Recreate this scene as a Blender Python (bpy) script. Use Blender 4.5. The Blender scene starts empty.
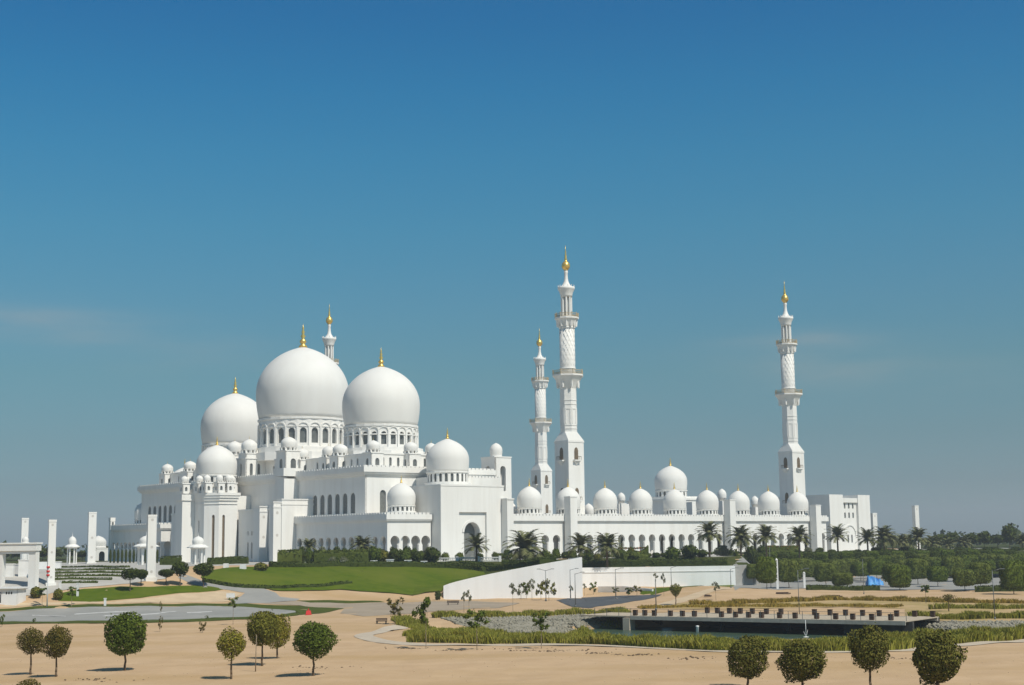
import bpy, bmesh, math, random
import numpy as np
from mathutils import Vector, Matrix
from mathutils.geometry import tessellate_polygon

random.seed(7)
rng = np.random.default_rng(11)
R_ = math.radians
scn = bpy.context.scene
COL = scn.collection

# ------------------------------------------------------------------ camera
F, W, H = 1440.0, 1024, 685
CAMZ, ZP = 12.0, 8.0
YH, ROLL = 546.0, 0.75
pitch = math.atan((YH - H / 2) / F)
fw = np.array([0, math.cos(pitch), math.sin(pitch)])
rt0 = np.array([1.0, 0, 0]); up0 = np.cross(rt0, fw)
ro = R_(ROLL)
RT = math.cos(ro) * rt0 - math.sin(ro) * up0
UP = math.sin(ro) * rt0 + math.cos(ro) * up0
cam = bpy.data.cameras.new('camera')
cam.sensor_width = 36; cam.lens = F / W * 36
cam.clip_start = 1; cam.clip_end = 30000
co = bpy.data.objects.new('camera', cam); COL.objects.link(co)
co.matrix_world = Matrix(((RT[0], UP[0], -fw[0], 0), (RT[1], UP[1], -fw[1], 0), (RT[2], UP[2], -fw[2], CAMZ), (0, 0, 0, 1)))
scn.camera = co

# ------------------------------------------------------------------ light
SUN_EL, SUN_AZ = 52.0, 136.0            # azimuth clockwise from +Y
wd = bpy.data.worlds.new('World'); scn.world = wd; wd.use_nodes = True
nt = wd.node_tree; nt.nodes.clear()
def N(tree, t, **kw):
    n = tree.nodes.new(t)
    for k, v in kw.items(): setattr(n, k, v)
    return n
sky = N(nt, 'ShaderNodeTexSky', sky_type='NISHITA', sun_disc=False)
sky.sun_elevation = R_(SUN_EL); sky.sun_rotation = R_(SUN_AZ)
sky.altitude = 0; sky.air_density = 1.0; sky.dust_density = 1.0; sky.ozone_density = 1.0
tc = N(nt, 'ShaderNodeTexCoord')
sep = N(nt, 'ShaderNodeSeparateXYZ'); nt.links.new(tc.outputs['Generated'], sep.inputs[0])
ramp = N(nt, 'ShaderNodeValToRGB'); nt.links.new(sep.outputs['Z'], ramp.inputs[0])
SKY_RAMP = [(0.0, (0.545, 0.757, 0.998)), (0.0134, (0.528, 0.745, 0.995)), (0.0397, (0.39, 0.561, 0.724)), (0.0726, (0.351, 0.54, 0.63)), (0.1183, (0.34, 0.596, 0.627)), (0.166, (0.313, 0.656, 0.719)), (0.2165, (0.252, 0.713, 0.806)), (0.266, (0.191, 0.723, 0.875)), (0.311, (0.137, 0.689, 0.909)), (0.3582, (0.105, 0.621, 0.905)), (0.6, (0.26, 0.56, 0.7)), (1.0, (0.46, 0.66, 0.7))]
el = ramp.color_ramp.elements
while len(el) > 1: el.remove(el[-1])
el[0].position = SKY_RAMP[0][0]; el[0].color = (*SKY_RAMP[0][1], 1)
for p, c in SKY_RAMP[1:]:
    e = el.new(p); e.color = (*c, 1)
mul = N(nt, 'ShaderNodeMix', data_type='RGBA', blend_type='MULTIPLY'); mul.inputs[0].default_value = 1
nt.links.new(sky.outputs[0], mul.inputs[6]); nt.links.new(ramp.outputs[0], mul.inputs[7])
# thin cirrus streaks low in the sky
def M(op, a, b=None):
    n = N(nt, 'ShaderNodeMath', operation=op)
    for k, x in enumerate((a, b)):
        if x is None: continue
        if isinstance(x, (int, float)): n.inputs[k].default_value = x
        else: nt.links.new(x, n.inputs[k])
    return n.outputs[0]
uaz = M('ARCTAN2', sep.outputs['X'], sep.outputs['Y'])
mp = N(nt, 'ShaderNodeMapping'); mp.inputs['Scale'].default_value = (9, 9, 60); nt.links.new(tc.outputs['Generated'], mp.inputs[0])
cn = N(nt, 'ShaderNodeTexNoise'); cn.inputs['Scale'].default_value = 1.4; cn.inputs['Detail'].default_value = 6; nt.links.new(mp.outputs[0], cn.inputs[0])
tot = None
for a0, z0, sa, sz, k, tl in ((-.325, .150, .085, .011, .8, -.03), (.235, .118, .085, .016, .55, -.06), (.19, .138, .05, .007, .4, 0), (-.21, .130, .07, .012, .3, 0)):
    da = M('SUBTRACT', uaz, a0); e1 = M('DIVIDE', da, sa); e2 = M('DIVIDE', M('SUBTRACT', M('SUBTRACT', sep.outputs['Z'], z0), M('MULTIPLY', da, tl)), sz)
    gq = M('MULTIPLY', M('EXPONENT', M('MULTIPLY', M('ADD', M('MULTIPLY', e1, e1), M('MULTIPLY', e2, e2)), -1.0)), k)
    tot = gq if tot is None else M('ADD', tot, gq)
cmo = M('MULTIPLY', tot, M('MULTIPLY', M('MULTIPLY', cn.outputs['Fac'], cn.outputs['Fac']), 1.0))
cm = N(nt, 'ShaderNodeMath', operation='MINIMUM'); nt.links.new(cmo, cm.inputs[0]); cm.inputs[1].default_value = .6
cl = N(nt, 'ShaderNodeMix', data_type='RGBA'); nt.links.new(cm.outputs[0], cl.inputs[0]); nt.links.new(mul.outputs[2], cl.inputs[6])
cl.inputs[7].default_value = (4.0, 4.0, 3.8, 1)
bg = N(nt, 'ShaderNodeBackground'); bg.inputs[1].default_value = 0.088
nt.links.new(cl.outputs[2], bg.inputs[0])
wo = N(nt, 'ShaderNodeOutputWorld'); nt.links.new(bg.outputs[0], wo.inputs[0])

sl = bpy.data.lights.new('sun', 'SUN'); sl.energy = 3.7; sl.angle = R_(0.53); sl.color = (1.0, .94, .83)
so = bpy.data.objects.new('sun', sl); COL.objects.link(so)
sd = Vector((math.sin(R_(SUN_AZ)) * math.cos(R_(SUN_EL)), math.cos(R_(SUN_AZ)) * math.cos(R_(SUN_EL)), math.sin(R_(SUN_EL))))
so.rotation_euler = sd.to_track_quat('Z', 'Y').to_euler(); so.location = (200, -50, 300)
scn.view_settings.view_transform = 'Standard'; scn.view_settings.look = 'None'
scn.view_settings.exposure = 0.22; scn.view_settings.gamma = 1; scn.view_settings.use_curve_mapping = False
scn.render.engine = 'CYCLES'
scn.cycles.max_bounces = 6; scn.cycles.diffuse_bounces = 3; scn.cycles.glossy_bounces = 3; scn.cycles.transmission_bounces = 2
scn.cycles.use_denoising = True

# ------------------------------------------------------------------ materials
MATS = {}
def mat(name, c, rough=.8, var=.0, scale=1.0, c2=None, bump=0.0, metal=0.0, detail=4, spec=.3, c3=None, scale3=.05, stretch=None):
    m = bpy.data.materials.new(name); m.use_nodes = True; t = m.node_tree
    b = t.nodes['Principled BSDF']; b.inputs['Roughness'].default_value = rough; b.inputs['Metallic'].default_value = metal
    b.inputs['Specular IOR Level'].default_value = spec
    b.inputs['Base Color'].default_value = (*c, 1)
    if c2 is not None or var or bump:
        g = N(t, 'ShaderNodeNewGeometry'); nz = N(t, 'ShaderNodeTexNoise'); nz.inputs['Scale'].default_value = scale; nz.inputs['Detail'].default_value = detail
        t.links.new(g.outputs['Position'], nz.inputs['Vector'])
        if c2 is None: c2 = tuple(x * (1 - var) for x in c)
        rp = N(t, 'ShaderNodeMapRange'); rp.inputs[1].default_value = .35; rp.inputs[2].default_value = .65
        t.links.new(nz.outputs['Fac'], rp.inputs[0])
        mx = N(t, 'ShaderNodeMix', data_type='RGBA'); t.links.new(rp.outputs[0], mx.inputs[0])
        mx.inputs[6].default_value = (*c, 1); mx.inputs[7].default_value = (*c2, 1)
        out = mx.outputs[2]
        if c3 is not None:
            n3 = N(t, 'ShaderNodeTexNoise'); n3.inputs['Scale'].default_value = scale3; n3.inputs['Detail'].default_value = 6
            if stretch:
                mpp = N(t, 'ShaderNodeMapping'); mpp.inputs['Scale'].default_value = stretch; t.links.new(g.outputs['Position'], mpp.inputs[0]); t.links.new(mpp.outputs[0], n3.inputs['Vector'])
            else: t.links.new(g.outputs['Position'], n3.inputs['Vector'])
            r3 = N(t, 'ShaderNodeMapRange'); r3.inputs[1].default_value = .45; r3.inputs[2].default_value = .7
            t.links.new(n3.outputs['Fac'], r3.inputs[0])
            m3 = N(t, 'ShaderNodeMix', data_type='RGBA'); t.links.new(r3.outputs[0], m3.inputs[0])
            t.links.new(out, m3.inputs[6]); m3.inputs[7].default_value = (*c3, 1); out = m3.outputs[2]
        t.links.new(out, b.inputs['Base Color'])
        if bump:
            bp = N(t, 'ShaderNodeBump'); bp.inputs['Strength'].default_value = bump; bp.inputs['Distance'].default_value = .3
            t.links.new(nz.outputs['Fac'], bp.inputs['Height']); t.links.new(bp.outputs[0], b.inputs['Normal'])
    MATS[name] = m; return m
def leafmat(name, cols, rough=.85):
    m = bpy.data.materials.new(name); m.use_nodes = True; t = m.node_tree
    b = t.nodes['Principled BSDF']; b.inputs['Roughness'].default_value = rough; b.inputs['Specular IOR Level'].default_value = .08
    g = N(t, 'ShaderNodeNewGeometry'); r = N(t, 'ShaderNodeValToRGB'); t.links.new(g.outputs['Random Per Island'], r.inputs[0])
    e = r.color_ramp.elements; e[0].color = (*cols[0], 1); e[1].color = (*cols[-1], 1)
    for i, c in enumerate(cols[1:-1]):
        x = e.new((i + 1) / (len(cols) - 1)); x.color = (*c, 1)
    t.links.new(r.outputs[0], b.inputs['Base Color'])
    MATS[name] = m; return m
mat('marble', (.80, .785, .745), .6, scale=.12, c2=(.77, .755, .715), detail=8, spec=.15, c3=(.735, .715, .67), scale3=.5, stretch=(1, 1, .08))
mat('dome_marble', (.75, .735, .695), .6, scale=.2, c2=(.725, .71, .67), detail=8, spec=.15, c3=(.71, .69, .65), scale3=.35, stretch=(1, 1, .12))
mat('white_paint', (.78, .775, .755), .6, scale=.5, c2=(.70, .695, .675))
mat('wall_paint', (.88, .88, .87), .7, scale=.12, c2=(.85, .85, .845), c3=(.81, .805, .79), scale3=.6, stretch=(1, 1, .1))
mat('gold', (.83, .56, .14), .32, metal=.65)
mat('glass_dark', (.10, .11, .11), .25, scale=.6, c2=(.16, .17, .165), spec=.5)
mat('lattice', (.20, .21, .20), .7, scale=3, c2=(.12, .125, .12))
mat('bronze', (.20, .15, .095), .6, scale=2, c2=(.12, .09, .06))
mat('rail_gold', (.45, .36, .22), .5)
mat('inlay', (.55, .52, .48), .6)
mat('sand', (.525, .37, .226), .95, scale=.25, c2=(.475, .328, .196), bump=.45, c3=(.44, .30, .16), scale3=.06, stretch=(.35, 1.6, 1), detail=10, spec=.05)
mat('dry_ground', (.40, .30, .14), .95, scale=.5, c2=(.33, .245, .10), bump=.3, c3=(.48, .34, .19), scale3=.12, spec=.05)
mat('sand_pale', (.56, .43, .28), .95, scale=.4, c2=(.50, .38, .245), bump=.2)
mat('lawn', (.094, .127, .008), .95, scale=.35, c2=(.062, .100, .005), bump=.4, c3=(.115, .135, .016), scale3=.06, detail=8, spec=.05)
mat('lawn_strip', (.085, .100, .020), .95, scale=.4, c2=(.055, .075, .014), bump=.4, spec=.05)
mat('ground_cover', (.050, .070, .014), .95, scale=.25, c2=(.028, .042, .009), bump=.6, c3=(.10, .095, .03), scale3=.08, spec=.05)
mat('asphalt', (.31, .30, .275), .9, scale=.15, c2=(.265, .26, .24))
mat('asphalt_dark', (.09, .095, .10), .9, scale=.2, c2=(.07, .075, .08))
mat('tarmac_tan', (.36, .29, .215), .95, scale=.1, c2=(.31, .25, .18))
mat('road_paint', (.60, .59, .56), .8, scale=1.5, c2=(.45, .44, .42))
mat('paving', (.46, .44, .40), .85, scale=.3, c2=(.40, .38, .345))
mat('path', (.52, .44, .34), .9, scale=.5, c2=(.45, .375, .285))
mat('concrete', (.42, .41, .385), .85, scale=.5, c2=(.34, .33, .31))
mat('stone_dark', (.07, .065, .06), .9, scale=1, c2=(.045, .042, .04))
mat('pebble', (.30, .275, .215), .9, scale=1.2, c2=(.20, .185, .14))
mat('timber', (.075, .045, .03), .8, scale=2, c2=(.05, .03, .02))
mat('deck_boards', (.50, .42, .31), .85, scale=3, c2=(.40, .33, .245))
mat('beam_wood', (.47, .42, .35), .85, scale=2, c2=(.38, .34, .28))
mat('steel', (.16, .17, .17), .5, metal=.3)
mat('pale_steel', (.45, .46, .46), .5)
mat('bark', (.16, .11, .07), .95, scale=3, c2=(.09, .065, .04))
mat('bark_pale', (.30, .24, .17), .95, scale=3, c2=(.2, .155, .105))
mat('terracotta', (.40, .14, .07), .8)
mat('red', (.55, .03, .025), .5)
mat('blue_tarp', (.015, .11, .42), .5, scale=.5, c2=(.10, .38, .72))
mat('black', (.02, .02, .02), .6)
leafmat('leaf_dark', [(0.052, 0.075, 0.010), (0.086, 0.117, 0.017), (0.120, 0.153, 0.023)])
leafmat('leaf_deep', [(0.034, 0.047, 0.010), (0.055, 0.073, 0.014), (0.081, 0.101, 0.019)])
leafmat('leaf_olive', [(0.094, 0.096, 0.016), (0.140, 0.138, 0.023), (0.189, 0.169, 0.031)])
leafmat('leaf_yellow', [(0.169, 0.150, 0.021), (0.234, 0.195, 0.029), (0.137, 0.150, 0.021)])
leafmat('leaf_rust', [(.105, .078, .018), (.085, .080, .016), (.145, .108, .027), (.070, .076, .015)])
leafmat('leaf_hedge', [(.060, .078, .016), (.095, .118, .022), (.13, .150, .030)])
leafmat('leaf_brown_olive', [(.075, .082, .016), (.115, .110, .022), (.150, .132, .030), (.088, .098, .018)])
leafmat('leaf_palm', [(.08, .09, .034), (.13, .138, .055), (.185, .18, .085)])
leafmat('leaf_grey', [(.12, .13, .07), (.17, .175, .10)])
leafmat('blade_green', [(.18, .185, .022), (.25, .245, .036), (.31, .28, .065)])
leafmat('blade_yellow', [(.30, .20, .035), (.36, .25, .05), (.22, .18, .035)])
leafmat('blossom', [(.40, .10, .04), (.36, .12, .05), (.06, .08, .015), (.07, .09, .015), (.05, .07, .012), (.08, .10, .02)])
def watermat():
    m = bpy.data.materials.new('pool_water'); m.use_nodes = True; t = m.node_tree; b = t.nodes['Principled BSDF']
    b.inputs['Base Color'].default_value = (.055, .088, .058, 1); b.inputs['Roughness'].default_value = .28; b.inputs['IOR'].default_value = 1.33
    g = N(t, 'ShaderNodeNewGeometry'); mp = N(t, 'ShaderNodeMapping'); mp.inputs['Scale'].default_value = (1, .5, 1)
    nz = N(t, 'ShaderNodeTexNoise'); nz.inputs['Scale'].default_value = 1.6; nz.inputs['Detail'].default_value = 3
    t.links.new(g.outputs['Position'], mp.inputs[0]); t.links.new(mp.outputs[0], nz.inputs['Vector'])
    bp = N(t, 'ShaderNodeBump'); bp.inputs['Strength'].default_value = .5; bp.inputs['Distance'].default_value = .08
    t.links.new(nz.outputs['Fac'], bp.inputs['Height']); t.links.new(bp.outputs[0], b.inputs['Normal'])
    MATS['water'] = m
watermat()

# ------------------------------------------------------------------ mesh helpers
class MB:
    def __init__(s, off=(0, 0, 0)): s.v = []; s.f = []; s.sm = []; s.off = off
    def add(s, vs, fs, smooth=False):
        b = len(s.v); ox, oy, oz = s.off
        s.v += [(x - ox, y - oy, z - oz) for x, y, z in vs]; s.f += [tuple(b + i for i in f) for f in fs]; s.sm += [smooth] * len(fs)
        return s
    def box(s, x0, x1, y0, y1, z0, z1):
        vs = [(x, y, z) for z in (z0, z1) for y in (y0, y1) for x in (x0, x1)]
        return s.add(vs, [(0, 2, 3, 1), (4, 5, 7, 6), (0, 1, 5, 4), (2, 6, 7, 3), (0, 4, 6, 2), (1, 3, 7, 5)])
    def prism(s, pts, z0, z1, top=None, smooth=False):
        n = len(pts); t = top or pts
        vs = [(x, y, z0) for x, y in pts] + [(x, y, z1) for x, y in t]
        return s.add(vs, [tuple(range(n))[::-1], tuple(range(n, 2 * n))] + [(i, (i + 1) % n, n + (i + 1) % n, n + i) for i in range(n)], smooth)
    def ngon(s, cx, cy, r0, z0, z1, n=8, r1=None, rot=0):
        r1 = r0 if r1 is None else r1
        p = [(cx + r0 * math.cos(rot + 2 * math.pi * i / n), cy + r0 * math.sin(rot + 2 * math.pi * i / n)) for i in range(n)]
        t = [(cx + r1 * math.cos(rot + 2 * math.pi * i / n), cy + r1 * math.sin(rot + 2 * math.pi * i / n)) for i in range(n)]
        return s.prism(p, z0, z1, t)
    def lathe(s, cx, cy, prof, n=24, smooth=True):
        vs = []; fs = []; m = len(prof)
        for r, z in prof:
            for i in range(n):
                a = 2 * math.pi * i / n; vs.append((cx + r * math.cos(a), cy + r * math.sin(a), z))
        for j in range(m - 1):
            for i in range(n):
                k = (i + 1) % n; fs.append((j * n + i, j * n + k, (j + 1) * n + k, (j + 1) * n + i))
        fs.append(tuple(range(n))[::-1]); fs.append(tuple(range((m - 1) * n, m * n)))
        return s.add(vs, fs, smooth)
    def tube(s, p0, p1, r0, r1=None, n=6):
        r1 = r0 if r1 is None else r1
        a = Vector(p0); b = Vector(p1); d = (b - a).normalized()
        x = d.orthogonal().normalized(); y = d.cross(x)
        vs = [tuple(p + (x * math.cos(t) + y * math.sin(t)) * r) for p, r in ((a, r0), (b, r1)) for t in [2 * math.pi * i / n for i in range(n)]]
        fs = [(i, (i + 1) % n, n + (i + 1) % n, n + i) for i in range(n)] + [tuple(range(n))[::-1], tuple(range(n, 2 * n))]
        return s.add(vs, fs, True)
    def wall(s, o, d, nrm, L, z0, z1, holes, th=.8, z00=None):
        """wall from o (x,y) along d, outward normal nrm; holes are (s,z) outlines"""
        o = np.array(o, float); d = np.array(d, float); nrm = np.array(nrm, float)
        def P(q, e): w_ = o + d * q[0] - nrm * e; return (w_[0], w_[1], q[1])
        cuts = [0.0]
        hs = sorted(holes, key=lambda h: min(p[0] for p in h))
        for a, b in zip(hs[:-1], hs[1:]): 
            c = (max(p[0] for p in a) + min(p[0] for p in b)) / 2
            cuts.append(c)
        cuts.append(L)
        # group holes by bay (vertically stacked holes share a bay)
        bays = []
        if hs:
            cur = [hs[0]]; st = 0.0
            for a, b in zip(hs[:-1], hs[1:]):
                amax = max(max(p[0] for p in h) for h in cur); bmin = min(p[0] for p in b)
                if bmin < amax: cur.append(b)
                else:
                    c = (amax + bmin) / 2; bays.append((st, c, cur)); st = c; cur = [b]
            bays.append((st, L, cur))
        else: bays = [(0, L, [])]
        for a, b, hh in bays:
            outer = [(a, z0), (b, z0), (b, z1), (a, z1)]
            loops = [[Vector((x, z, 0)) for x, z in lp] for lp in [outer] + hh]
            flat = [(p.x, p.y) for lp in loops for p in lp]
            tri = tessellate_polygon(loops)
            s.add([P(q, 0) for q in flat], tri); s.add([P(q, th) for q in flat], tri)
            for h in hh:
                n = len(h); vs = [P(q, 0) for q in h] + [P(q, th) for q in h]
                s.add(vs, [(i, (i + 1) % n, n + (i + 1) % n, n + i) for i in range(n)])
        e = [(0, z0), (L, z0), (L, z1), (0, z1)]
        vs = [P(q, 0) for q in e] + [P(q, th) for q in e]
        s.add(vs, [(i, (i + 1) % 4, 4 + (i + 1) % 4, 4 + i) for i in range(4)])
        return s
    def pane(s, o, d, nrm, hole, e):
        o = np.array(o, float); d = np.array(d, float); nrm = np.array(nrm, float)
        vs = []
        for x, z in hole:
            w_ = o + d * x - nrm * e; vs.append((w_[0], w_[1], z))
        return s.add(vs, [tuple(range(len(vs)))])
    def build(s, name, m, parent=None, loc=None):
        me = bpy.data.meshes.new(name); me.from_pydata(s.v, [], s.f)
        me.polygons.foreach_set('use_smooth', s.sm); me.materials.append(MATS[m]); me.update()
        o = bpy.data.objects.new(name, me); COL.objects.link(o)
        if parent: o.parent = parent
        if loc is not None: o.location = loc
        return o
def tag(o, label, cat, group=None, kind=None):
    if label: o['label'] = label
    if cat: o['category'] = cat
    if group: o['group'] = group
    if kind: o['kind'] = kind
    return o
def thing(name, label, cat, loc=(0, 0, 0), rz=0, group=None):
    o = bpy.data.objects.new(name, None); COL.objects.link(o); o.location = loc; o.rotation_euler = (0, 0, rz); o.empty_display_size = .5
    return tag(o, label, cat, group)
def dup(root, loc, rz=0, label=None, group=None, sc=1.0):
    r = root.copy(); COL.objects.link(r); r.location = loc; r.rotation_euler = (0, 0, rz)
    r.scale = (sc, sc, sc) if not isinstance(sc, tuple) else sc
    if label: r['label'] = label
    if group: r['group'] = group
    for ch in list(root.children):
        c = ch.copy(); COL.objects.link(c); c.parent = r
        for g in ch.children:
            d = g.copy(); COL.objects.link(d); d.parent = c
    return r
def ordinal(i, n):
    w_ = ['first', 'second', 'third', 'fourth', 'fifth', 'sixth', 'seventh', 'eighth', 'ninth', 'tenth', 'eleventh', 'twelfth', 'thirteenth', 'fourteenth', 'fifteenth', 'sixteenth', 'seventeenth', 'eighteenth', 'nineteenth', 'twentieth']
    return w_[i] if i < 20 else ('twenty-' + w_[i - 20])
def keyhole(cx, w1, r, zb, zc, n=12):
    a0 = math.acos(w1 / r); pts = [(cx - w1, zb), ]
    st = math.pi + a0; en = -a0
    pts2 = [(cx + r * math.cos(st + (en - st) * i / n), zc + r * math.sin(st + (en - st) * i / n)) for i in range(n + 1)]
    return pts + pts2 + [(cx + w1, zb)]
def arch(cx, w, zb, zt, n=8, pt=0.0):
    hw = w / 2; zs = zt - hw * (1 + pt)
    return [(cx - hw, zb)] + [(cx - hw * math.cos(math.pi * i / n), zs + hw * (1 + pt) * math.sin(math.pi * i / n)) for i in range(n + 1)] + [(cx + hw, zb)]
def rect(cx, w, zb, zt): return [(cx - w / 2, zb), (cx - w / 2, zt), (cx + w / 2, zt), (cx + w / 2, zb)]

# ------------------------------------------------------------------ terrain
def sstep(t): t = min(1, max(0, t)); return t * t * (3 - 2 * t)
LT = [(-.60, 262, 322), (-.38, 270, 326), (-.25, 284, 335), (-.147, 300, 372), (-.06, 330, 395), (0, 345, 402)]
WINGX0, WINGX1, WINGY, W2Y, W2X1 = -16.6, 15.4, 338.5, 411.0, 68.0
def wing_top(X):
    t = (X - WINGX0) / (WINGX1 - WINGX0)
    return 3.1 + 6.1 * (t ** .8 if t > 0 else 0)
def poolsd(X, Y):
    def rb(cx, cy, hx, hy, r):
        dx = abs(X - cx) - hx + r; dy = abs(Y - cy) - hy + r
        return math.hypot(max(dx, 0), max(dy, 0)) + min(max(dx, dy), 0) - r
    return rb(35, 213, 26, 27, 8), rb(-2, 224, 18, 15, 9)
def ground(X, Y):
    z = 0.0
    s = X / max(Y, 1)
    if X < WINGX1 and Y > 240:
        k = LT
        if s <= k[0][0]: lo, hi = k[0][1:]
        elif s >= k[-1][0]: lo, hi = k[-1][1:]
        else:
            for a, b in zip(k[:-1], k[1:]):
                if a[0] <= s <= b[0]:
                    t = (s - a[0]) / (b[0] - a[0]); lo = a[1] + (b[1] - a[1]) * t; hi = a[2] + (b[2] - a[2]) * t
        z = 8 * sstep((Y - lo) / (hi - lo))
        if X > WINGX0 - 14:
            top = min(wing_top(max(X, WINGX0)) - .5, 8)
            if X >= WINGX0:
                z = 0 if Y < WINGY + .1 else max(z, top * min(1, (Y - WINGY - .1) / .6))
            else:
                f = sstep((X - WINGX0 + 14) / 14)
                z = max(z * (1 - f * (1 if Y < WINGY else 0)), top * f * sstep((Y - WINGY + 2) / 6))
    elif X >= WINGX1:
        if X < W2X1:
            z = 0 if Y < W2Y + .2 else 5.4 * min(1, (Y - W2Y - .2) / .5) + 2.6 * sstep((Y - W2Y - 2) / 26)
        else: z = 8 * sstep((Y - 468) / 36)
        # sand mound beside the underpass
        z += 2.0 * math.exp(-((X - 44) / 19) ** 2 - ((Y - 345) / 26) ** 2) * (1 if Y < W2Y else 0)
    if 150 < Y < 260:
        a, b = poolsd(X, Y)
        if a < 0: z -= 3.0 * sstep(-a / 5)
        elif b < 0: z -= 1.5 * sstep(-b / 9)
    # faint unevenness
    z += .10 * math.sin(X * .21 + 1.3) * math.sin(Y * .17) + .07 * math.sin(X * .53 + Y * .31)
    return z
def ray(px, py):
    return (px - W / 2) * RT - (py - H / 2) * UP + F * fw
def P(px, py, lift=0.0):
    """where the line of sight through a pixel meets the ground"""
    d = ray(px, py); d = d / d[1]
    y0 = 60.0; prev = None
    while y0 < 1500:
        x = d[0] * y0; z = CAMZ + d[2] * y0
        if z <= ground(x, y0) + lift:
            a, b = y0 - 1.0, y0
            for _ in range(14):
                m = (a + b) / 2
                if CAMZ + d[2] * m <= ground(d[0] * m, m) + lift: b = m
                else: a = m
            return np.array([d[0] * b, b, ground(d[0] * b, b)])
        y0 += 1.0
    return np.array([d[0] * 1500, 1500, 8.0])
def Pz(px, py, z):
    d = ray(px, py); t = (z - CAMZ) / d[2]; return np.array([d[0] * t, d[1] * t, z])
def PD(px, D):
    """ground point under image column px at distance D (uses the tilt-free column at the horizon)"""
    d = ray(px, 552); d = d / d[1]; return np.array([d[0] * D, D, ground(d[0] * D, D)])

XS = list(np.arange(-300, 420.1, 4.0)) + [WINGX0 - .6, 14.9, WINGX1 + .02, WINGX1 - .25, W2X1 - .05, W2X1 + .3]
YS = list(np.arange(60, 720.1, 4.0)) + [WINGY - .1, WINGY + .12, WINGY + .7, W2Y + .22, W2Y + .72]
XS = sorted(set(XS + [-3000, -2200, -1500, -1000, -700, -500, -400, 520, 700, 1000, 1500, 2200, 3000]))
YS = sorted(set(YS + [-60, 0, 30, 780, 880, 1050, 1400, 2000, 3000, 5000]))
mb = MB(); nx = len(XS)
for y in YS:
    for x in XS:
        z = ground(x, y) if y < 770 else 8.0
        if x < -300 or x > 420 or y < 60: z = round(z, 0) if y > 300 else 0.0
        mb.v.append((x, y, z))
for j in range(len(YS) - 1):
    for i in range(nx - 1): mb.f.append((j * nx + i, j * nx + i + 1, (j + 1) * nx + i + 1, (j + 1) * nx + i)); mb.sm.append(False)
tag(mb.build('sand_ground', 'sand'), None, None, kind='structure')

def drape(name, pts, m, lift=.05, step=4.0, kind='structure', label=None):
    """a sheet over the ground with the outline pts (world x,y)"""
    bm = bmesh.new()
    lp = [Vector((p[0], p[1], 0)) for p in pts]
    vs = [bm.verts.new(v) for v in lp]
    for t in tessellate_polygon([lp]):
        try: bm.faces.new([vs[i] for i in t])
        except ValueError: pass
    x0, x1 = min(p[0] for p in pts), max(p[0] for p in pts); y0, y1 = min(p[1] for p in pts), max(p[1] for p in pts)
    for x in [x for x in XS if x0 < x < x1]:
        bmesh.ops.bisect_plane(bm, geom=bm.verts[:] + bm.edges[:] + bm.faces[:], plane_co=(x, 0, 0), plane_no=(1, 0, 0))
    for y in [y for y in YS if y0 < y < y1]:
        bmesh.ops.bisect_plane(bm, geom=bm.verts[:] + bm.edges[:] + bm.faces[:], plane_co=(0, y, 0), plane_no=(0, 1, 0))
    for v in bm.verts: v.co.z = ground(v.co.x, v.co.y) + lift
    bmesh.ops.recalc_face_normals(bm, faces=bm.faces[:])
    for f in bm.faces:
        if f.normal.z < 0: f.normal_flip()
    me = bpy.data.meshes.new(name); bm.to_mesh(me); bm.free(); me.materials.append(MATS[m])
    o = bpy.data.objects.new(name, me); COL.objects.link(o)
    o['kind'] = kind
    if label: o['label'] = label
    return o
def pxs(l): return [P(*q)[:2] for q in l]
def smooth_line(pts, n=6):
    p = np.array(pts, float); out = []
    p = np.vstack([2 * p[0] - p[1], p, 2 * p[-1] - p[-2]])
    for i in range(1, len(p) - 2):
        for k in range(n):
            t = k / n
            out.append(.5 * ((2 * p[i]) + (-p[i - 1] + p[i + 1]) * t + (2 * p[i - 1] - 5 * p[i] + 4 * p[i + 1] - p[i + 2]) * t * t + (-p[i - 1] + 3 * p[i] - 3 * p[i + 1] + p[i + 2]) * t ** 3))
    out.append(p[-2]); return np.array(out)
def ribbon(line, w0):
    l = np.array(line); d = np.gradient(l, axis=0); d /= np.linalg.norm(d, axis=1)[:, None]; n = np.stack([-d[:, 1], d[:, 0]], 1)
    return list(l + n * w0 / 2) + list((l - n * w0 / 2)[::-1])

# ---- ground cover sheets
road_far = smooth_line(pxs([(-60, 615), (0, 612), (60, 608.5), (150, 606), (220, 606.5), (262, 608.5), (295, 611)]))
road_near = smooth_line(pxs([(296, 612.5), (262, 616), (200, 619), (100, 621), (0, 622), (-60, 623)]))
drape('road', list(road_far) + list(road_near), 'asphalt', .055)
drape('verge_grass', list(smooth_line(pxs([(-60, 611.5), (0, 609), (60, 605.7), (150, 603.4), (220, 603.8), (300, 606), (345, 608.5)]))) + pxs([(343, 609), (320, 613.5), (300, 615), (296, 611.5), (262, 608.3), (220, 606.2), (150, 605.7), (60, 608), (0, 611.6), (-60, 614.7)]), 'lawn_strip', .05)
drape('verge_grass', pxs([(-60, 623), (0, 621.8), (100, 620.8), (200, 618.8), (262, 615.8), (296, 612.4), (300, 615), (262, 619.5), (200, 622), (100, 623.4), (0, 624.6), (-60, 625.5)]), 'lawn_strip', .06)
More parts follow.
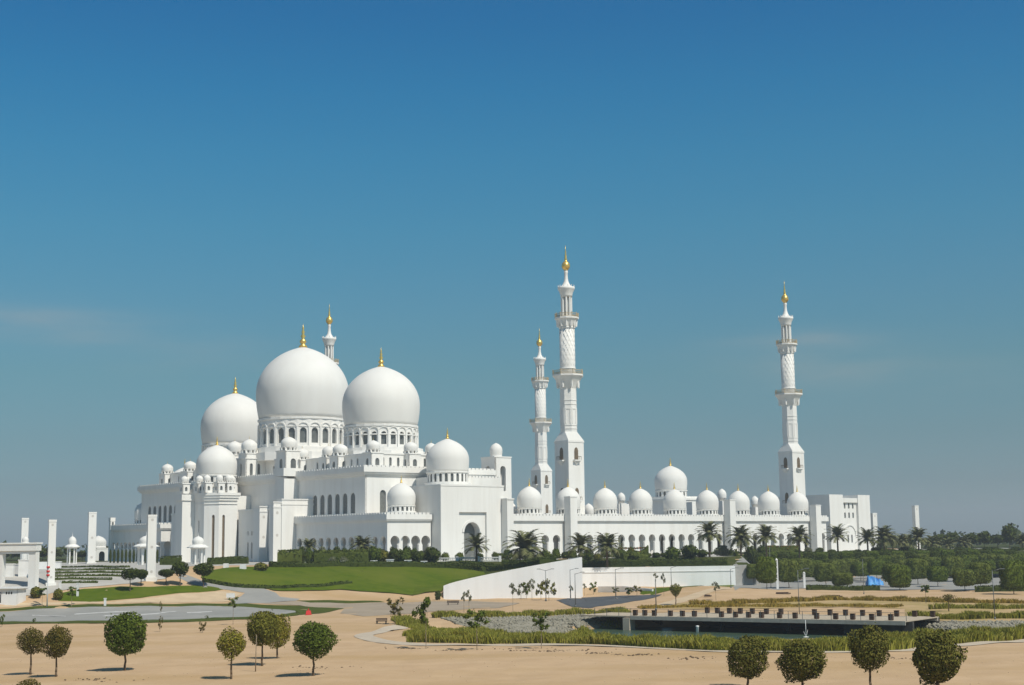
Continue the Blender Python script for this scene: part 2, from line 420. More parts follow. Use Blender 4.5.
for l in ([(69, 614.2), (99, 612.6), (130, 611.3), (131, 612.0), (100, 613.4), (70, 614.9)], [(99, 616.2), (130, 614.6), (156, 613.4), (178, 611.2), (178, 612.0), (157, 614.4), (130, 615.6), (99, 616.9)],
          [(187, 612.6), (212, 611.4), (212, 612.1), (187, 613.4)], [(32, 615.2), (66, 616.3), (66, 616.9), (32, 615.9)]):
    drape('road_marking', pxs(l), 'road_paint', .075)
drape('road', pxs([(183, 574), (200, 580), (212, 584), (240, 586), (262, 588), (276, 593), (280, 597), (300, 599), (296, 601), (262, 603.5), (236, 604), (230, 601), (240, 597), (245, 593), (228, 590), (205, 588), (192, 584), (178, 578)]), 'asphalt', .06)
drape('dirt_road', pxs([(262, 603.7), (296, 601.3), (345, 603.6), (380, 602.6), (470, 601), (520, 603), (500, 608), (440, 611), (400, 614), (363, 616.5), (340, 613.5), (345, 608.7), (300, 605.5)]), 'tarmac_tan', .045)
drape('verge_grass', pxs([(296, 600.6), (330, 600.2), (380, 601.2), (385, 602.4), (345, 603.4), (310, 602.8)]), 'lawn_strip', .06)
drape('lawn', pxs([(205, 582), (201, 577), (214, 570.5), (240, 567.6), (300, 567.6), (350, 567.5), (430, 568.3), (470, 570.3), (484, 572.5)]) + [(-4, WINGY + 1.2), (WINGX0 + .5, WINGY + 1.2)] + pxs([(440, 592), (425, 593), (372, 592.5), (340, 590), (300, 591.5), (274, 591), (262, 587.3), (240, 585)]), 'lawn', .2)
drape('ground_cover', [(69.5, 468), (69.5, 507.5), (300, 507.5), (300, 468)], 'ground_cover', .05)
drape('ground_cover', [(152, 508.5), (420, 508.5), (420, 718), (200, 718)], 'ground_cover', .06)
drape('ground_cover', [(-62, 366), (-58, 386), (-30, 396), (-10, 401), (14.5, 404), (14.5, WINGY + 1.2), (-8, WINGY + 1.2), (-14, 352), (-30, 352), (-50, 352)], 'ground_cover', .12)
drape('ground_cover', [(16, 411.9), (16, 440.5), (67.5, 440.5), (67.5, 411.9)], 'ground_cover', .05)
drape('ground_cover', [(-298, 450), (-210, 450), (-170, 520), (-120, 640), (-120, 716), (-298, 716)], 'ground_cover', .06)
drape('ground_cover', [(-2990, 716.5), (-118, 716.5), (-100, 3000), (-2990, 3000)], 'ground_cover', .45)
drape('ground_cover', [(205, 718.5), (2990, 718.5), (2990, 3000), (180, 3000)], 'ground_cover', .45)
drape('ground_cover', [(420.5, 470), (690, 470), (690, 718), (420.5, 718)], 'ground_cover', .3)
drape('lawn', pxs([(58, 601), (62, 593), (84, 589), (120, 586.5), (150, 587), (200, 585.5), (228, 589), (215, 591), (180, 593), (140, 598), (90, 602)]), 'lawn', .055)
drape('sand_patch', pxs([(0, 604), (60, 602.5), (110, 602.3), (145, 598.6), (182, 593.6), (222, 591.3), (242, 593.5), (236, 597), (228, 601.5), (200, 602.3), (150, 602.6), (60, 604.6), (0, 607.5)]), 'sand_pale', .04)
drape('path', ribbon(smooth_line([P(*q)[:2] for q in [(402, 626), (388, 629), (380, 632), (364, 635.5), (372, 639.5), (392, 643), (430, 645.2), (500, 645.6), (570, 645), (640, 647.5), (700, 650), (760, 652), (820, 652.5), (875, 651), (930, 647), (990, 642.5), (1040, 639)]]), 2.6), 'path', .07)
drape('road', pxs([(556, 600.5), (575, 598.5), (600, 597), (640, 595.5), (662, 594.5), (655, 597.5), (626, 603), (590, 608.5), (572, 607)]), 'asphalt_dark', .06)
drape('path', pxs([(655, 605.5), (680, 598), (705, 590), (725, 587), (735, 588.5), (712, 592), (690, 600), (668, 606.5)]), 'sand_pale', .05)
drape('lawn', pxs([(640, 594), (655, 588), (690, 582.5), (735, 578.5), (760, 579), (735, 581.5), (700, 586), (665, 591.5), (648, 596)]), 'lawn', .06)
drape('parking_lot', pxs([(735, 590.5), (730, 584), (760, 577), (880, 572), (1040, 566), (1100, 570), (1100, 590.5), (1024, 590.5), (900, 590), (800, 588.5), (740, 588)]), 'asphalt', .05)
drape('dry_grass', pxs([(640, 609), (690, 602), (760, 600), (850, 598.5), (940, 598.5), (1050, 600), (1050, 621), (960, 622), (905, 620), (905, 609), (800, 608), (700, 609)]), 'dry_ground', .05)
# paved plaza round the mosque
pl = [(-215, 428), (-205, 352), (-120, 346), (-86, 352), (-75, 372), (-60, 386), (-30, 398), (10, 406), (15, 440), (70, 440), (72, 508), (260, 508), (260, 700), (-215, 700)]
drape('plaza_paving', pl, 'paving', .045)

# retaining walls
def slab_wall(name, pts, tops, th, m, label='', cat='wall', drop=1.2, base=None):
    """upright wall along pts with a top height per point"""
    mb = MB(); l = np.array(pts, float); d = np.gradient(l, axis=0); d /= np.linalg.norm(d, axis=1)[:, None]; n = np.stack([-d[:, 1], d[:, 0]], 1)
    vs = []
    for i, p in enumerate(l):
        g = (min(ground(*(p - n[i] * 1.0)), ground(*(p + n[i]))) - drop) if base is None else base
        a = p + n[i] * th; vs += [(p[0], p[1], g), (p[0], p[1], tops[i]), (a[0], a[1], tops[i]), (a[0], a[1], g)]
    fs = []
    for i in range(len(l) - 1):
        for k in range(4): fs.append((i * 4 + k, i * 4 + (k + 1) % 4, (i + 1) * 4 + (k + 1) % 4, (i + 1) * 4 + k))
    fs += [(0, 1, 2, 3), tuple(len(vs) - 4 + k for k in (3, 2, 1, 0))]
    mb.add(vs, fs); o = mb.build(name, m); return tag(o, label, cat)
xs = np.linspace(WINGX0, WINGX1 + .2, 24)
slab_wall('retaining_wall', [(x, WINGY - .6) for x in xs], [wing_top(x) for x in xs], .62, 'wall_paint', 'tall white wing wall sloping up to the right beside the lawn')
rw = slab_wall('retaining_wall', [(WINGX1 - .3, W2Y - .5), (62, W2Y - .5)], [5.7, 5.7], .7, 'wall_paint', base=-1.5, label='long flat white retaining wall behind the street lamps, under the hedge')
mb = MB(); mb.box(16, 61.5, W2Y - .62, W2Y - .5, 4.2, 4.45); mb.build('ledge', 'white_paint', rw)
slab_wall('retaining_wall', [(62.0, W2Y - .5), (68.0, W2Y + 1.5), (68.6, W2Y + 30)], [5.9, 5.9, 5.9], .6, 'concrete', base=-1.5, label='bluish grey end wall where the white retaining wall meets the clipped trees')
slab_wall('side_wall', [(WINGX1 + .1, WINGY), (WINGX1 + .1, W2Y - .5)], [9.2, 8.4], .5, 'wall_paint', 'white return wall joining the sloping wing wall to the wall behind')
a = P(598, 592.5); b = P(652, 591.5)
slab_wall('low_wall', [a[:2], ((a + b) / 2)[:2], b[:2]], [a[2] + 1.5, a[2] + 1.9, a[2] + 1.6], .4, 'white_paint', 'low white parapet in front of the long retaining wall by round bushes')
slab_wall('low_wall', [(72, 505), (140, 505.5)], [8.3, 8.3], .5, 'sand_pale', 'low sand coloured plaza wall behind the clipped trees')

# ------------------------------------------------------------------ the mosque, in its own axes: u along the courtyard front, v away towards the back, h above the plaza
AZ = R_(39.5); OX, OY = 19.2, 496.0
cA, sA = math.cos(AZ), math.sin(AZ)
def UV(u, v, h=0.0): return (OX + u * cA - v * sA, OY + u * sA + v * cA, h + ZP)
class Bld:
    def __init__(s, name, label, cat, u, v, group=None):
        s.root = thing(name, label, cat, UV(u, v), AZ, group); s.o = (u, v, 0)
    def mb(s): return MB(s.o)
    def part(s, m, name, mt, parent=None): return m.build(name, mt, parent or s.root)
DU, DV = (1, 0), (0, 1)
def dome_prof(r, z0, hgt, rb=.95, tipf=.06, n=18):
    """slightly bulbous dome: ring radius rb*r at z0, widest at about a third, pointed top"""
    zw = z0 + hgt * .36; pr = []
    for i in range(7):
        t = 1 - i / 6; pr.append((r * (1 - (1 - rb) * t ** 2.0), z0 + (zw - z0) * (1 - t)))
    for i in range(1, n + 1):
        a = math.pi / 2 * i / n; k = max(math.cos(a), 0.0) ** 1.08
        pr.append((max(r * k, .03), zw + (hgt * .64) * (math.sin(a) * (1 - tipf) + tipf * (i / n) ** 5)))
    return pr
def finial_prof(h, r, z):
    return [(r * 1.35, z - .15), (r * 1.1, z + h * .06), (r * .55, z + h * .12), (r * 1.0, z + h * .2), (r * .95, z + h * .27), (r * .35, z + h * .36), (r * .75, z + h * .45), (r * .3, z + h * .55),
            (r * .55, z + h * .63), (r * .2, z + h * .72), (r * .36, z + h * .8), (r * .1, z + h * .87), (r * .02, z + h)]
def drum_wall(B, name, parent, cx, cy, r, z0, z1, nwin, ww, zb, zt, th=.5, mt='marble', panes=True, dark='glass_dark', phase=0.0, bands=()):
    """round drum with a ring of arched openings"""
    m = B.mb(); holes = []
    a_ = 2 * math.pi / nwin; L = 2 * r * math.tan(a_ / 2)
    fr = []
    for i in range(nwin):
        a = a_ * i + phase; nn = (math.cos(a), math.sin(a)); dd = (-nn[1], nn[0])
        o = (cx + nn[0] * r - dd[0] * L / 2, cy + nn[1] * r - dd[1] * L / 2)
        m.wall(o, dd, nn, L, z0, z1, [arch(L / 2, ww, zb, zt, 6)], th); fr.append((o, dd, nn, L))
    for rr, za, zb2 in bands: m.lathe(cx, cy, [(rr - .4, za), (rr, za + .06), (rr, zb2 - .06), (rr - .4, zb2)], max(nwin, 20), False)
    d = B.part(m, name, mt, parent)
    if panes == 'each': return d, fr
    m2 = B.mb(); m2.lathe(cx, cy, [(r - th - .06, z0 + .05), (r - th - .06, z1 - .05)], max(nwin, 12), False)
    return d, m2
def panes_of(B, parent, fr, ww, zb, zt, e, up=None, name='window', mt='glass_dark'):
    for o, dd, nn, L in fr:
        # only the half turned towards the open front is ever in view
        if nn[0] * -.64 + nn[1] * -.77 < -.35: continue
        m = B.mb(); m.pane(o, dd, nn, arch(L / 2, ww + .1, zb - .05, zt + .05, 6), e); B.part(m, name, mt, parent)
def small_dome(B, name, cx, cy, r, z0, hd, drum_h, nwin=12, fin=1.6, rd=None, dome_ratio=.9, parent=None):
    """dome on a short colonnaded drum; returns the dome part"""
    rd = rd or r * .95; m = B.mb(); zt = z0 + drum_h
    m.lathe(cx, cy, dome_prof(r, zt, hd, .95, .1), 28)
    d = B.part(m, name, 'dome_marble', parent)
    dr, inn = drum_wall(B, 'drum', d if parent is None else d, cx, cy, rd, z0, zt - .02, nwin, 2 * rd * math.pi / nwin * .5, z0 + drum_h * .08, z0 + drum_h * .82, .3, bands=[(r * 1.01, zt - drum_h * .12, zt + .12), (rd * 1.06, z0 - .12, z0 + .1)])
    B.part(inn, 'drum_window', 'glass_dark', d)
    if fin:
        f = B.mb(); f.lathe(cx, cy, finial_prof(fin, r * .06 + .05, zt + hd), 10); B.part(f, 'finial', 'gold', d)
    return d
def merlons(m, o, d, nrm, L, z, h=.9, w=.7, gap=.7, th=.4, pos=0.0):
    o = np.array(o, float); d = np.array(d, float); n_ = np.array(nrm, float)
    k = int(L / (w + gap)); st = L / max(k, 1)
    for i in range(k):
        a = o + d * (i * st + .1); b = a + d * w
        m.prism([tuple(a + n_ * pos), tuple(b + n_ * pos), tuple(b + n_ * (pos - th)), tuple(a + n_ * (pos - th))], z, z + h)

def cornice_loop(m, u0, u1, v0, v1, z, h, ov, th=.9):
    m.box(u0 - ov, u1 + ov, v0 - ov, v0 - ov + th, z, z + h); m.box(u0 - ov, u1 + ov, v1 + ov - th, v1 + ov, z, z + h)
    m.box(u0 - ov, u0 - ov + th, v0 - ov + th, v1 + ov - th, z, z + h); m.box(u1 + ov - th, u1 + ov, v0 - ov + th, v1 + ov - th, z, z + h)
def turret(B, cx, cy, s, z0, zb, rd, hd, win=True, parent=None, wz=(.25, .7), fin=1.2):
    """square corner turret with an arched window on each side and a little dome"""
    m = B.mb(); h = s / 2; ww = s * .34; a0 = z0 + (zb - z0) * wz[0]; a1 = z0 + (zb - z0) * wz[1]
    fr = []
    for (o, d, n_) in (((cx - h, cy - h), (1, 0), (0, -1)), ((cx - h, cy + h), (0, -1), (-1, 0))):
        m.wall(o, d, n_, s, z0, zb, [arch(h, ww, a0, a1, 6)] if win else [], .35); fr.append((o, d, n_))
    m.box(cx - h + .5, cx + h, cy - h + .5, cy + h, z0, zb)
    m.box(cx - h - .2, cx + h + .2, cy - h - .2, cy + h + .2, zb, zb + .35)
    t = B.part(m, 'turret', 'marble', parent)
    if win:
        for o, d, n_ in fr:
            p = B.mb(); p.pane(o, d, n_, arch(h, ww + .1, a0 - .05, a1 + .05, 6), .3); B.part(p, 'window', 'glass_dark', t)
    dm = B.mb(); zd = zb + .35; dh = rd * .34
    n = 10
    for i in range(n):
        a = 2 * math.pi * i / n; dm.ngon(cx + rd * .9 * math.cos(a), cy + rd * .9 * math.sin(a), rd * .17, zd, zd + dh, 4, rot=a)
    dm.lathe(cx, cy, [(rd * .62, zd), (rd * .62, zd + dh)], 10, False)
    dm.lathe(cx, cy, [(rd * 1.02, zd + dh), (rd * 1.02, zd + dh + .15)], 16, False)
    dm.lathe(cx, cy, dome_prof(rd, zd + dh + .15, hd, .95, .1, 10), 18)
    dd = B.part(dm, 'turret_dome', 'dome_marble', t)
    if fin:
        f = B.mb(); f.lathe(cx, cy, finial_prof(fin, .09, zd + dh + .1 + hd), 6); B.part(f, 'finial', 'gold', t)
    return t

# ================= prayer hall
HU0, HU1, HV0, HV1, HH = -85.0, -36.0, -1.6, 154.0, 28.2
B = Bld('prayer_hall', 'great white prayer hall with three large domes in a row', 'mosque hall', -60.3, 76)
m = B.mb()
left_w = [arch(v, 1.9, 14.6, 20.8, 8) for v in (5.2, 9.6, 14.0, 18.4, 22.8, 27.2)]
sv = [(152 - v) for v in (5.2, 9.6, 14.0, 18.4, 22.8, 27.2)]
# -u face runs from the far corner towards the near corner so that its outward normal is -u
Lh = HV1 - HV0
holes = [arch(HV1 - v, 2.7, 14.6, 20.9, 8) for v in (5.2, 9.6, 14.0, 18.4, 22.8, 27.2)] + [arch(HV1 - v, 2.7, 14.6, 20.9, 8) for v in sv] + [arch(HV1 - v, 1.9, 3.2, 8.6, 8) for v in (126.0, 129.5)]
m.wall((HU0, HV1), (0, -1), (-1, 0), Lh, 0, HH, holes, .6)
fholes = [arch(6.6, 2.3, 14.6, 21.6, 8), arch(18.5, 2.3, 14.6, 21.6, 8), arch(30.5, 2.3, 14.6, 21.6, 8)]
m.wall((HU0 + .003, HV0), (1, 0), (0, -1), HU1 - HU0, 0, HH, fholes, .8)
m.box(HU0 + 1.1, HU1, HV0 + 1.1, HV1, 0, HH - .02)
hw = B.part(m, 'wall', 'marble')
for h in holes:
    p = B.mb(); p.pane((HU0, HV1), (0, -1), (-1, 0), h, .28); B.part(p, 'window', 'lattice', hw)
for h in fholes:
    p = B.mb(); p.pane((HU0, HV0), (1, 0), (0, -1), h, .5); B.part(p, 'window', 'lattice', hw)
m = B.mb(); cornice_loop(m, HU0, HU1, HV0, HV1, HH - 2.2, .5, .5); cornice_loop(m, HU0, HU1, HV0, HV1, HH - 1.7, .5, .9); cornice_loop(m, HU0, HU1, HV0, HV1, HH - 1.2, 1.6, 1.25)
merlons(m, (HU0 - 1.25, HV0 - 1.25), (1, 0), (0, -1), HU1 - HU0 + 2, HH + .4, .45, 1.2, .35); merlons(m, (HU0 - 1.25, HV1), (0, -1), (-1, 0), Lh + 1, HH + .4, .45, 1.2, .35)
B.part(m, 'cornice', 'marble')
# fins and piers along the long side
def pier(u0, u1, v0, v1, h, capped=True):
    m = B.mb(); m.box(u0, u1, v0, v1, 0, h)
    if capped: m.box(u0 - .15, u1 + .15, v0 - .15, v1 + .15, h - 1.6, h - 1.1); m.box(u0 - .2, u1 + .2, v0 - .2, v1 + .2, h, h + .35)
    k = B.part(m, 'pier', 'marble')
    if u1 - u0 < 5:
        c = (u0 + u1) / 2
        for z in (h - 3.2, h * .45):
            d = B.mb(); d.add([(c + .5 * math.cos(i * math.pi / 4), v0 - .02, z + .5 * math.sin(i * math.pi / 4)) for i in range(8)], [tuple(range(8))])
            B.part(d, 'rosette', 'inlay', k)
for mir in (0, 1):
    def Vm(a, b): return (a, b) if not mir else (152 - b, 152 - a)
    if not mir:
        pier(-96.4, HU0 + .2, 28.4, 34, 19.4); pier(-99.2, -96.45, 28.7, 31, 18.5); pier(-94.3, -91.2, 46, 50, 17.6)
    m = B.mb(); v0, v1 = Vm(36.05, 66)
    hs = []; Lx = v1 - v0
    for v in (54.2, 56.8, 59.4): 
        x = (v1 - v) if not mir else (v - v0)
        if mir: x = Lx - x if False else v1 - (152 - v)
        hs += [arch(x, .9, 1.0, 6.4, 6), rect(x, .7, 8.6, 10.0)]
    x = v1 - (51.6 if not mir else 152 - 51.6); hs += [arch(x, 2.2, .1, 7.6, 8)]
    x = v1 - (41.5 if not mir else 152 - 41.5); hs += [arch(x, .9, 1.0, 6.4, 6), rect(x, .7, 8.6, 10.0)]
    m.wall((-91.0, v1), (0, -1), (-1, 0), Lx, 0, 16.6, hs, .7); m.box(-90.0, HU0 - .05, v0, v1, 0, 16.5); m.box(-91.25, HU0 - .05, v0 + .02, v1 - .02, 16.6, 17.3)
    an = B.part(m, 'annex', 'marble')
    for h in hs:
        p = B.mb(); p.pane((-91.0, v1), (0, -1), (-1, 0), h, .45); B.part(p, 'window', 'lattice', an)
    # square mast over the pier, set against the upper wall
    if mir: continue
    m = B.mb(); v0, v1 = Vm(37.5, 43); m.box(-90.3, HU0 - .05, v0, v1, 17.3, 26.6); m.box(-90.8, HU0 + 1, v0 - .5, v1 + .5, 27.4, 30.0); B.part(m, 'pier', 'marble')
# mihrab tower
m = B.mb()
poly = [(-91.6, 66), (-98.4, 66), (-102.0, 69.6), (-102.0, 82.4), (-98.4, 86), (-91.6, 86)]
def inset(pl, k, cx=-96.8, cy=76): return [(cx + (x - cx) * k, cy + (y - cy) * k) for x, y in pl]
# facets as walls with tall slits
TH = 21.3; slits = []
def facet(a, b, hs):
    a = np.array(a, float); b = np.array(b, float); L = np.linalg.norm(b - a); d = (b - a) / L; n_ = np.array([d[1], -d[0]])
    m.wall(tuple(a), tuple(d), tuple(n_), L, 0, TH, hs, .6)
    for h in hs: slits.append((tuple(a), tuple(d), tuple(n_), h))
facet((-102.0, 69.6), (-98.4, 66), [arch(3.2, .95, 1.2, 15.6, 6)])
facet((-98.4, 66), (-91.6, 66), [arch(1.8, .95, 1.2, 15.6, 6)]); m.box(-91.9, HU0 - .05, 68.5, 83.5, 0, TH + .8)
facet((-102.0, 82.4), (-102.0, 69.6), [arch(3.4, .8, 1.2, 14, 6), arch(9.2, .8, 1.2, 14, 6)])
facet((-98.4, 86), (-102.0, 82.4), [])
m.prism(inset(poly, .88), 0, TH - .05)
for k, z0, z1 in ((1.03, 19.2, 19.5), (1.05, TH - .9, TH), (1.09, TH, TH + .8), (1.12, TH + .8, TH + 1.7)): m.prism(inset(poly, k), z0, z1)
m.box(-106.6, -102.05, 76.4, 81.5, 0, 20.6); m.box(-107.0, -102.05, 76.0, 81.9, 20.6, 22.6)
mt_ = B.part(m, 'mihrab_tower', 'marble')
for o, d, n_, h in slits:
    p = B.mb(); p.pane(o, d, n_, h, .4); B.part(p, 'window', 'bronze', mt_)
for cu, cv in ((-101.3, 69.2), (-98.0, 66.6), (-94.6, 66.6), (-91.9, 69.5), (-101.8, 73.6), (-104.6, 79), (-101.3, 83.6)):
    turret(B, cu, cv, 2.7, TH + 1.7, TH + 4.9, 1.25, 1.9, fin=0)
m = B.mb(); m.prism(inset(poly, .92), TH + 1.7, TH + 3.2); m.lathe(-94.2, 76, [(7.2, TH + 2), (7.2, TH + 4.3)], 24, False); B.part(m, 'dome_base', 'marble')
small_dome(B, 'mihrab_dome', -94.2, 76, 6.9, 25.6, 10.6, 3.6, 22, 3.0)
# dome bases, drums and the three great domes
def great_dome(cx, cy, r, rdrum, zroof, zring, ztop, nwin, ww, wz, tip):
    m = B.mb(); m.lathe(cx, cy, dome_prof(r, zring, ztop - zring, .93, .06, 26), 64)
    d = B.part(m, 'great_dome', 'dome_marble')
    dr, fr = drum_wall(B, 'drum', d, cx, cy, rdrum, zroof, zring - .3, nwin, ww, wz[0], wz[1], .8, panes='each',
                       bands=[(rdrum + .45, zring - .6, zring + .2), (rdrum + .35, zring - 3.4, zring - 3.0), (rdrum + .6, zroof, wz[0] - 1.0)])
    panes_of(B, d, fr, ww, wz[0], wz[1], .7)
    # scalloped blind arcade under the ring and a slim shaft between the windows
    m = B.mb()
    for o, dd, nn, L in fr:
        o = np.array(o); dd = np.array(dd); nn = np.array(nn)
        c = o + nn * .0
        m.prism([tuple(c + nn * .32 - dd * .28), tuple(c + nn * .32 + dd * .28), tuple(c - nn * .1 + dd * .28), tuple(c - nn * .1 - dd * .28)], wz[0] - 1, wz[1] + .4)
        na = 8; r0 = L / 2 * .98; r1 = L / 2 * .78; zc = wz[1] + .4
        mid = o + dd * L / 2
        for k in range(na):
            a0, a1 = math.pi * k / na, math.pi * (k + 1) / na
            q = [(r0, a0), (r0, a1), (r1, a1), (r1, a0)]
            vs = []
            for e_ in (.34, -.05):
                for rr, aa in q:
                    p_ = mid + dd * rr * math.cos(aa) + nn * e_; vs.append((p_[0], p_[1], zc + rr * .8 * math.sin(aa)))
            m.add(vs, [(0, 1, 2, 3), (0, 4, 5, 1), (2, 6, 7, 3), (1, 5, 6, 2), (0, 3, 7, 4)])
    B.part(m, 'blind_arcade', 'marble', d)
    f = B.mb(); f.lathe(cx, cy, finial_prof(tip - ztop, (tip - ztop) * .14, ztop - .1), 14); B.part(f, 'finial', 'gold', d)
CU = -60.3
def base_block(u0, u1, v0, v1, z0, z1, wu=(), wv=(), ww=1.1, wh=3.4, wb=1.0):
    m = B.mb()
    hu = [arch(v1 - v, ww, z0 + wb, z0 + wb + wh, 6) for v in wu]; hv = [arch(u - u0, ww, z0 + wb, z0 + wb + wh, 6) for u in wv]
    m.wall((u0, v1), (0, -1), (-1, 0), v1 - v0, z0, z1, hu, .5); m.wall((u0 + .003, v0), (1, 0), (0, -1), u1 - u0, z0, z1, hv, .5)
    m.box(u0 + .8, u1, v0 + .8, v1, z0, z1 - .02); m.box(u0 - .25, u1 + .25, v0 - .25, v0, z1 - .5, z1); m.box(u0 - .25, u0, v0, v1, z1 - .5, z1)
    b = B.part(m, 'dome_base', 'marble')
    for h in hu:
        p = B.mb(); p.pane((u0, v1), (0, -1), (-1, 0), h, .4); B.part(p, 'window', 'glass_dark', b)
    for h in hv:
        p = B.mb(); p.pane((u0, v0), (1, 0), (0, -1), h, .4); B.part(p, 'window', 'glass_dark', b)
zr = HH
base_block(-76.5, -38, 49.5, 102.5, zr, 34.4, (61, 64.5, 68), (-73.5, -69, -64.5, -60, -55.5, -51))
base_block(-82, -76.55, 50.5, 58, zr, 34.2, (53, 56), ())
base_block(-82, -76.55, 94, 101.5, zr, 34.2, (96, 99), ())
m = B.mb(); m.ngon(CU, 76, 21.5, 34.4, 37.2, 8, rot=math.pi / 8); m.ngon(CU, 76, 18.6, 37.2, 39.0, 24); B.part(m, 'dome_base', 'marble')
great_dome(CU, 76, 16.6, 15.5, 39.0, 49.6, 76.4, 24, 2.35, (40.6, 45.9), 85.1)
base_block(-84.4, -76.55, 73.5, 90.4, zr, 35.6, (77, 82, 87.5), (-82.2, -79.2), 1.2, 4.2, 1.2)
turret(B, -81.9, 48.9, 6.0, zr, 36.2, 2.75, 3.6); turret(B, -81.9, 103.1, 6.0, zr, 36.2, 2.75, 3.6)
turret(B, -81.4, 76.5, 5.4, 35.6, 36.9, 2.8, 3.9, False); turret(B, -81.4, 87.0, 5.4, 35.6, 36.9, 2.8, 3.9, False)
for cv, mir in ((26, 0), (126, 1)):
    s = -1 if mir else 1
    base_block(-77.5, -43, cv - 21.5, cv + 21.5, zr, 33.6, (cv - 18, cv - 12, cv - 8.5, cv + 2, cv + 6, cv + 12), (-74.2, -71.4, -68.4, -60.6, -58.0, -52.5, -49.5), .95, 3.0, 1.0)
    m = B.mb(); m.ngon(CU, cv, 16.2, 33.6, 35.0, 8, rot=math.pi / 8); m.ngon(CU, cv, 14.0, 35.0, 36.2, 24); B.part(m, 'dome_base', 'marble')
    great_dome(CU, cv, 12.9, 12.0, 36.2, 43.7, 64.1, 24, 1.75, (37.2, 41.4), 70.6)
    for uu, dv, sz, rd in ((-77.7, -21.2, 4.6, 2.25), (-63.8, -21.8, 4.6, 2.25), (-55.5, -21.5, 4.0, 2.0), (-77.7, -2.2, 5.0, 2.45), (-77.2, 5.8, 4.0, 2.0), (-77.7, 21.2, 4.6, 2.25), (-45, -21.2, 4.6, 2.25), (-44, 21, 4.6, 2.25)):
        turret(B, uu, cv + s * dv, sz, zr, 33.2, rd, 2.9)
PRAYER = B

# ================= arcaded porches at the two ends of the hall
def arcade_wall(B, o, d, nrm, L, nb, H_, zc=5.8, r=1.62, w1=1.22, name='arcade_wall', back=True, depth=5.5):
    m = B.mb(); bay = L / nb
    hs = [keyhole(bay * (i + .5), w1, r, .15, zc) for i in range(nb)]
    m.wall(o, d, nrm, L, 0, H_, hs, .9)
    w_ = B.part(m, name, 'marble')
    # paired columns with gilded capitals in each pier
    o_ = np.array(o, float); d_ = np.array(d, float); n_ = np.array(nrm, float); me = None
    for i in range(nb):
        for sg in (-1, 1):
            q_ = o_ + d_ * (bay * (i + .5) + sg * (w1 + .02)) - n_ * .42
            if me is None:
                c = MB(); c.ngon(0, 0, .2, .15, 4.3, 8); c.ngon(0, 0, .2, 4.3, 4.75, 8, .36)
                k = c.build('column', 'dome_marble', w_); me = k.data
            else:
                k = bpy.data.objects.new('column', me); COL.objects.link(k); k.parent = w_
            k.location = (q_[0] - B.o[0], q_[1] - B.o[1], 0)
    return w_, hs
def porch(B, mir):
    s = (lambda v: v) if not mir else (lambda v: 152 - v)
    u0, u1 = -91.2, -75.6; va, vb = (-22.5 if not mir else -14.5), 28.3; HP = 13.6
    lo, hi = min(s(va), s(vb)), max(s(va), s(vb))
    w1, h1 = arcade_wall(B, (u0, hi), (0, -1), (-1, 0), hi - lo, 12, HP - .05, r=1.5, w1=1.1)
    w2, h2 = arcade_wall(B, (u0 + .9, lo), (1, 0), (0, -1), u1 - u0 - .9, 4, HP - .06, r=1.62, w1=1.2)
    m = B.mb(); m.box(u0 + .9, HU0 - .03, lo + .9, hi, HP - 1.2, HP - .08)
    if not mir: m.box(HU0 - .03, u1, lo + .9, HV0 - 1.3, HP - 1.2, HP - .08)
    else: m.box(HU0 - .03, u1, HV1 + 1.3, hi, HP - 1.2, HP - .08)
    B.part(m, 'roof', 'marble')
    m = B.mb(); m.box(HU0 - .9, HU0 - .05, lo + 1, hi, 0, HP - 1.25)
    if not mir: m.box(HU0, u1, lo + 6, lo + 6.8, 0, HP - 1.25)
    B.part(m, 'inner_wall', 'marble')
    m = B.mb(); m.box(u0 - .5, u0 + .9, lo - .5, hi, HP - 1.9, HP - 1.5); m.box(u0 - .75, u0 + .7, lo - .75, hi, HP - 1.5, HP - .0); m.box(u0 + .92, u1, lo - .5, lo + .9, HP - 1.9, HP - 1.5); m.box(u0 + .72, u1, lo - .75, lo + .7, HP - 1.5, HP)
    merlons(m, (u0 - .75, lo - .75), (1, 0), (0, -1), u1 - u0, HP, .55, 1.1, .3); merlons(m, (u0 - .75, hi), (0, -1), (-1, 0), hi - lo, HP, .55, 1.1, .3)
    B.part(m, 'parapet', 'marble')
    dvv = -14.5 if not mir else -7.5
    small_dome(B, 'porch_dome', -80.6, s(dvv), 4.3, HP + 1.0, 7.0, 1.7, 18, 2.2)
    m = B.mb(); m.lathe(-80.6, s(dvv), [(4.5, HP - .1), (4.5, HP + 1.05)], 24, False); B.part(m, 'dome_base', 'marble')
    if mir:
        m = B.mb(); m.box(u0 - .9, u0 + .9, hi - .6, hi + 1.0, 0, 15.6); m.box(u0 - 1.0, u0 + 1.0, hi - .7, hi + 1.1, 15.6, 17); B.part(m, 'corner_tower', 'marble')
        p = B.mb(); p.pane((u0 - .9, hi - .6), (1, 0), (0, -1), arch(.9, .8, 13.6, 15.4), -.02); B.part(p, 'window', 'glass_dark')
B = Bld('arcaded_porch', 'low white arcaded porch with one small dome at the near corner of the prayer hall', 'arcade', -84, -10); porch(B, 0)
B = Bld('arcaded_porch', 'low white arcaded porch in shade at the far left end of the prayer hall', 'arcade', -84, 162); porch(B, 1)

